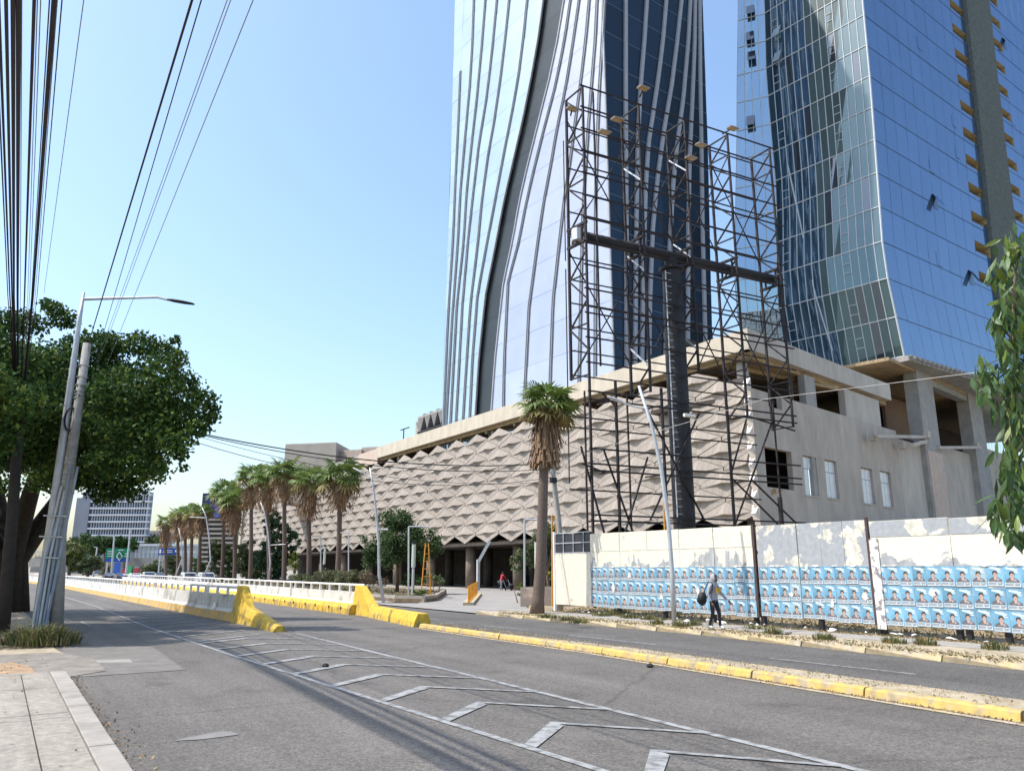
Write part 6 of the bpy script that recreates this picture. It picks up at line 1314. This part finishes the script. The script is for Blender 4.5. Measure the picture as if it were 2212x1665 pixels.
def body(t, mats, pick, lean=0, stride=.28, armL=((-.24, .05, 1.12), (-.22, .16, .90)), armR=((.25, -.06, 1.12), (.24, .02, .88)), kneeb=.06, name='body'):
    # local axes: +y is the walking direction, x to the right; lean shifts the chest forward
    l = lean
    V = [(0, 0, .95), (0, l*.4, 1.12), (0, l*.8, 1.32), (0, l, 1.44), (0, l*1.1+.01, 1.50), (0, l*1.15+.03, 1.60), (0, l*1.2+.03, 1.68),
         (-.09, 0, .90), (-.10, stride*.55+kneeb, .50), (-.10, stride, .09), (-.10, stride+.16, .05),
         (.09, 0, .90), (.10, -stride*.35+kneeb, .50), (.10, -stride-.02, .12), (.10, -stride+.12, .05),
         (-.19, l, 1.40), (armL[0][0], armL[0][1]+l, armL[0][2]), (armL[1][0], armL[1][1]+l, armL[1][2]), (.19, l, 1.40), (armR[0][0], armR[0][1]+l, armR[0][2]), (armR[1][0], armR[1][1]+l, armR[1][2])]
    E = [(0, 1), (1, 2), (2, 3), (3, 4), (4, 5), (5, 6), (0, 7), (7, 8), (8, 9), (9, 10), (0, 11), (11, 12), (12, 13), (13, 14), (3, 15), (15, 16), (16, 17), (3, 18), (18, 19), (19, 20)]
    rad = [(.15, .12), (.145, .11), (.165, .12), (.11, .09), .055, (.078, .095), .07, .095, .065, .045, .045, .095, .065, .045, .045, .07, .05, .036, .07, .05, .036]
    o = skin_obj(name, V, E, rad, t, mats, pick)
    for arm, sg in ((armL, -1), (armR, 1)):            # hands: palm, four fingers, thumb
        a, c = Vector(arm[0])+Vector((0, l, 0)), Vector(arm[1])+Vector((0, l, 0)); d = (c-a).normalized(); s = d.cross(Vector((sg, 0, 0))).normalized(); k = Vector((sg, 0, 0))
        HV = [c+d*.01, c+d*.06]; HE = [(0, 1)]; HR = [.022, .03]
        for j, off in enumerate((-.028, -.01, .01, .027)): n0 = len(HV); HV += [c+d*.10+s*off, c+d*(.135+.008*(1-abs(j-1.5)))+s*off-k*.015, c+d*.165+s*off*.9-k*.04]; HE += [(1, n0), (n0, n0+1), (n0+1, n0+2)]; HR += [.012, .010, .008]
        n0 = len(HV); HV += [c+d*.055+s*.045-k*.01, c+d*.09+s*.055-k*.03]; HE += [(0, n0), (n0, n0+1)]; HR += [.013, .009]
        skin_obj('hand', [tuple(v) for v in HV], HE, HR, t, [mats[3]], lambda c_: 0)
    return o
M_hood = mat('grey_hoodie', (.33, .33, .37), .9, .12, 8); M_pant = mat('dark_trousers', (.025, .025, .03), .85, .2, 6); M_shoe = mat('white_shoes', (.6, .6, .6), .6, .1, 5); M_skin = mat('brown_skin', (.20, .11, .075), .55, .1, 5)
M_hair = mat('black_hair', (.012, .010, .009), .6, .2, 9)
pb = (21.1, 20.6, .165)
pp = on_z(1545, 1359, .165); pb = (pp.x, pp.y, .165)
pe = thing('person', 'pedestrian in a grey hoodie and dark trousers walking past the blue posters', 'person', pb); pe.rotation_euler = (0, 0, R(188)); pe.scale = (.96, .96, .96)
body(pe, [M_hood, M_pant, M_shoe, M_skin], lambda c: 2 if c.z < .12 else 1 if c.z < .93 and abs(c.x) < .185 else 3 if (c.z > 1.53 and c.y > .085) else 0, lean=.03, stride=.13, armL=((-.30, .08, 1.12), (-.46, .20, .93)), armR=((.25, -.05, 1.13), (.22, .04, .88)))
hd = MB(); 
for (z, r1, yc) in (): pass
hv = []; hf = []
nA_, nB_ = 10, 8
for i in range(nA_+1):                                # hood open to the front
    th = math.pi*i/nA_
    for k in range(nB_+1):
        ph = math.pi*(.30+1.40*k/nB_)                 # leaves a gap at +y
        rr_ = .128 if th < 2.4 else .15; hv.append((rr_*math.sin(th)*math.sin(ph)*.95 if True else 0, .075+rr_*math.sin(th)*math.cos(ph)*1.05, 1.635+.155*math.cos(th)))
for i in range(nA_):
    for k in range(nB_): hf.append((i*(nB_+1)+k, i*(nB_+1)+k+1, (i+1)*(nB_+1)+k+1, (i+1)*(nB_+1)+k))
me = bpy.data.meshes.new('hood'); me.from_pydata(hv, [], hf); me.materials.append(M_hood); o = bpy.data.objects.new('hood', me); C.objects.link(o); o.parent = pe; so_ = o.modifiers.new('solid', 'SOLIDIFY'); so_.thickness = .02
def local(root, b, name, m, **k):
    o = b.obj(name, m, origin=(0, 0, 0), **k); o.parent = root; return o
def face(t, y, z, l=0):
    b = MB(); b.add([(-.012, y, z+.02), (.012, y, z+.02), (.016, y+.004, z-.03), (-.016, y+.004, z-.03), (0, y+.03, z-.026)], [(0, 1, 4), (1, 2, 4), (2, 3, 4), (3, 0, 4)]); local(t, b, 'nose', M_skin)
    for s in (-1, 1): b = MB(); b.lathe((s*.033, y-.008, z+.022), [(.004, -.006), (.012, 0), (.004, .006)], 8); local(t, b, 'eye', M_white)
    b = MB(); b.box(-.026, .026, y-.02, y+.004, z-.062, z-.05); local(t, b, 'mouth', mat('lips', (.22, .09, .08), .5))
face(pe, .175, 1.62)
b = MB(); b.box(-.12, .10, .19, .205, 1.17, 1.33); local(pe, b, 'chest_print', mat('mustard_print', (.55, .33, .04), .8, .1, 8))
bg_ = thing('shoulder_bag', 'black shoulder bag hanging at the hooded pedestrian hip', 'bag', pb); bg_.rotation_euler = pe.rotation_euler
b = MB(); b.path([(.26, -.22, .74), (.30, -.24, .86), (.29, -.2, 1.04), (.25, -.15, 1.12)], [.07, .16, .14, .05], 10); local(bg_, b, 'pouch', M_black, smooth=True)
b = MB(); b.path([(.28, -.17, 1.0), (.25, -.12, 1.25), (.17, -.02, 1.475), (.15, .10, 1.42), (.2, .12, 1.2), (.27, -.08, .98)], .018, 5); local(bg_, b, 'strap', M_black)
bu = on_z(1534, 1358, .165); bk = thing('bucket', 'small white and dark bucket on the pavement beside the pedestrian', 'bucket', tuple(bu)); b = MB(); b.lathe(tuple(bu), [(.09, 0), (.115, .26), (.12, .27)], 14); b.obj('pail', mat('grey_plastic', (.30, .28, .27), .6, .2, 8), bk); b = MB(); b.lathe((bu.x, bu.y, bu.z+.27), [(.122, 0), (.122, .03), (.10, .04)], 14); b.obj('lid', M_white, bk)
# man in a red shirt pushing a loaded hand truck
rb = at(1082, 1230, 77); rb.z = .05
re_ = thing('person', 'distant person in a red shirt bending over a hand truck at the entrance', 'person', tuple(rb)); re_.rotation_euler = (0, 0, R(-75))
M_red = mat('red_shirt', (.36, .03, .05), .85, .12, 8); M_jean = mat('grey_jeans', (.20, .21, .25), .85, .15, 8)
body(re_, [M_red, M_jean, M_shoe, M_skin], lambda c: 2 if c.z < .1 else 1 if c.z < .95 and abs(c.x) < .185 else 3 if c.z > 1.5 else 0, lean=.22, stride=.24, armL=((-.24, .22, 1.15), (-.2, .36, .98)), armR=((.24, .22, 1.15), (.2, .36, .98)))
b = MB(); b.lathe((0, .28, 1.62), [(.09, 0), (.098, .06), (.07, .12), (.02, .145)], 12); local(re_, b, 'hair', M_hair, smooth=True); face(re_, .385, 1.61)
hp_ = rb+Vector((.62, -.5, 0)); ht = thing('hand_truck', 'small hand truck loaded with dark crates in front of the person in red', 'hand truck', tuple(hp_))
d = Vector((.5, .12, 0))
for sg in (-1, 1):
    o_ = Vector((-.12*sg, .25*sg, 0)); b = MB(); b.path([hp_+o_+Vector((0, 0, .12)), hp_+o_+Vector((-.28, .2, 1.02))], .025, 5); b.obj('handle_bar', M_galv, ht); b = MB(); b.tube(hp_+o_*1.1+Vector((-.03, .02, .11)), hp_+o_*1.35+Vector((-.03, .02, .11)), .11, n=12); b.obj('wheel', M_black, ht)
b = MB(); b.box(hp_.x-.1, hp_.x+.35, hp_.y-.3, hp_.y+.2, .1, .15); b.obj('toe_plate', M_galv, ht)
cr_ = thing('crate', 'dark crate loaded on the hand truck', 'crate', (hp_.x+.12, hp_.y-.05, .2)); b = MB(); b.box(hp_.x-.1, hp_.x+.36, hp_.y-.3, hp_.y+.2, .152, .48); b.obj('body', M_dark, cr_, bevel=.02); b = MB(); b.box(hp_.x-.12, hp_.x+.38, hp_.y-.32, hp_.y+.22, .48, .52); b.obj('lid', M_black, cr_)

# ------------------------------------------------------------------ grass, weeds and litter
def tuft(label, pts, rad, n, hgt, m, group=None, th=True):
    V = []
    for (c, r_) in pts:
        for i in range(n):
            a = rnd.uniform(0, 6.28); rr_ = r_*math.sqrt(rnd.random()); p = Vector(c)+Vector((math.cos(a)*rr_, math.sin(a)*rr_, 0)); h = hgt*rnd.uniform(.4, 1.1)*(1.15-.6*rr_/r_); d = Vector((math.cos(a+rnd.gauss(0, .7)), math.sin(a+rnd.gauss(0, .7)), 0)); s = Vector((-d.y, d.x, 0))*.012*max(1, hgt*2.2)
            q = p+d*h*.25+Vector((0, 0, h*.7)); e = p+d*h*rnd.uniform(.4, .75)+Vector((0, 0, h*rnd.uniform(.7, 1.0))); V += [p-s, p+s, q+s*.7, q-s*.7, q-s*.7, q+s*.7, e+s*.1, e-s*.1]
    V = np.array([tuple(v) for v in V]); o = mesh_np('weeds', V, np.arange(len(V)).reshape(-1, 4), m, nrg.integers(0, len(m), len(V)//4)); kind(o, 'stuff'); return o
gp = on_z(92, 1390, .07); tuft('', [((gp.x-.1, gp.y+.5, .06), .8), ((gp.x+.15, gp.y, .06), .75), ((gp.x-.3, gp.y+.1, .06), .7)], 1, 480, .62, [M_grass, M_straw, M_leafm])
wp_ = []
for x, y, r_ in ((1320, 1328, .5), (1335, 1325, .55), (1300, 1330, .4), (1360, 1335, .4), (1400, 1338, .35), (1185, 1334, .45), (1470, 1352, .3), (1635, 1362, .45), (1670, 1368, .3), (1780, 1380, .3), (1500, 1350, .3), (1420, 1347, .25), (1250, 1345, .4), (1225, 1340, .3), (2000, 1392, .3), (1930, 1388, .3), (2150, 1402, .3)):
    c = on_z(x, y, .16); wp_.append((tuple(c), r_))
tuft('', wp_, 1, 170, .26, [M_grass, M_leafm, M_straw])
V = []; rr = random.Random(12)
pts = []
for k in range(15000): pts.append((rr.uniform(22.4, 40)**1.0, rr.uniform(-6, 31), .125))
pts = np.array(pts); v, f = leaves(pts+np.array([0, 0, .06]), .22, up=.2, aspect=.16); kind(mesh_np('dry_grass', v, f, [M_straw, M_straw, M_grass], nrg.integers(0, 3, len(f))), 'stuff')
pts = np.array([(lerp_line(KY, s)+rr.uniform(.25, 1.3), s, .13) for s in [rr.uniform(-5, 26) for _ in range(3000)]]); v, f = leaves(pts-np.array([0, 0, .03]), .06, up=1.5, aspect=.3); kind(mesh_np('dry_grass', v, f, [M_straw, M_straw, M_straw, M_dirt2], nrg.integers(0, 4, len(f))), 'stuff')
pts = np.array([(lerp_line(FE, s)+rr.uniform(.3, 1.4)*rr.random(), s, .165) for s in [rr.uniform(-2, 30) for _ in range(3000)]]+[(rr.uniform(21.2, 22.0), rr.uniform(2, 30), .17) for _ in range(2500)]); v, f = leaves(pts, .10, up=.8, aspect=.3); kind(mesh_np('fallen_leaves', v, f, [M_straw, M_dirt, M_grass, M_skirt], nrg.integers(0, 4, len(f))), 'stuff')
ll_ = [(1.32+abs(rr.gauss(0, .16)), rr.uniform(5, 18), .012) for _ in range(420)]+[(rr.uniform(-.5, 1.2), rr.uniform(17.7, 22), .03) for _ in range(60)]+[(rr.uniform(.2, 2.2), rr.uniform(24, 33), .03) for _ in range(900)]+[(rr.uniform(-.9, -.35), rr.uniform(6, 9.6), .15) for _ in range(300)]+[(lerp_line(KY, s)-abs(rr.gauss(.05, .12)), s, .012) for s in [rr.uniform(3, 26) for _ in range(1500)]]+[(rr.uniform(-1.5, 1.05), rr.uniform(4, 17), .15) for _ in range(120)]
v, f = leaves(np.array(ll_), .045, up=2.5, aspect=.55); kind(mesh_np('fallen_leaves', v, f, [M_straw, M_skirt, mat('orange_leaf', (.27, .16, .07), .8, .3, 3)], nrg.integers(0, 3, len(f))), 'stuff')
for k in range(34):                                   # scraps of paper under the hoarding
    y = rr.uniform(3, 28); x = TH-rr.uniform(.05, .75); b = MB(); n = 6; s_ = rr.uniform(.06, .2); P = [(x+s_*math.cos(i*2*math.pi/n)*rr.uniform(.5, 1), y+s_*math.sin(i*2*math.pi/n)*rr.uniform(.5, 1.2), .17+rr.uniform(.0, .07)) for i in range(n)]; b.add(P+[(x, y, .25)], [(i, (i+1) % n, n) for i in range(n)])
    tag(b.obj('paper_scrap', M_white if k % 3 else M_paper), 'crumpled white paper scrap on the ground below the posters', 'litter', 'paper scraps under the hoarding')
for x, y, lab in ((703, 1441, 'dark stone lying on the asphalt beside the chevron marking'), (1404, 1441, 'dark stone lying on the asphalt by the yellow kerb')):
    p = on_z(x, y, .0); b = MB(); b.lathe((p.x, p.y, .005), [(.05, 0), (.085, .03), (.05, .07), (.01, .08)], 7); tag(b.obj('stone', M_rust), lab, 'stone')
# pale planks on the pavement beyond the pedestrian
p = on_z(1650, 1364, .17); b = MB(); b.box(p.x-.15, p.x+.15, p.y-.9, p.y+.9, .17, .22); tag(b.obj('kerb_slab', M_polec), 'loose grey slab lying on the pavement right of the pedestrian', 'slab')
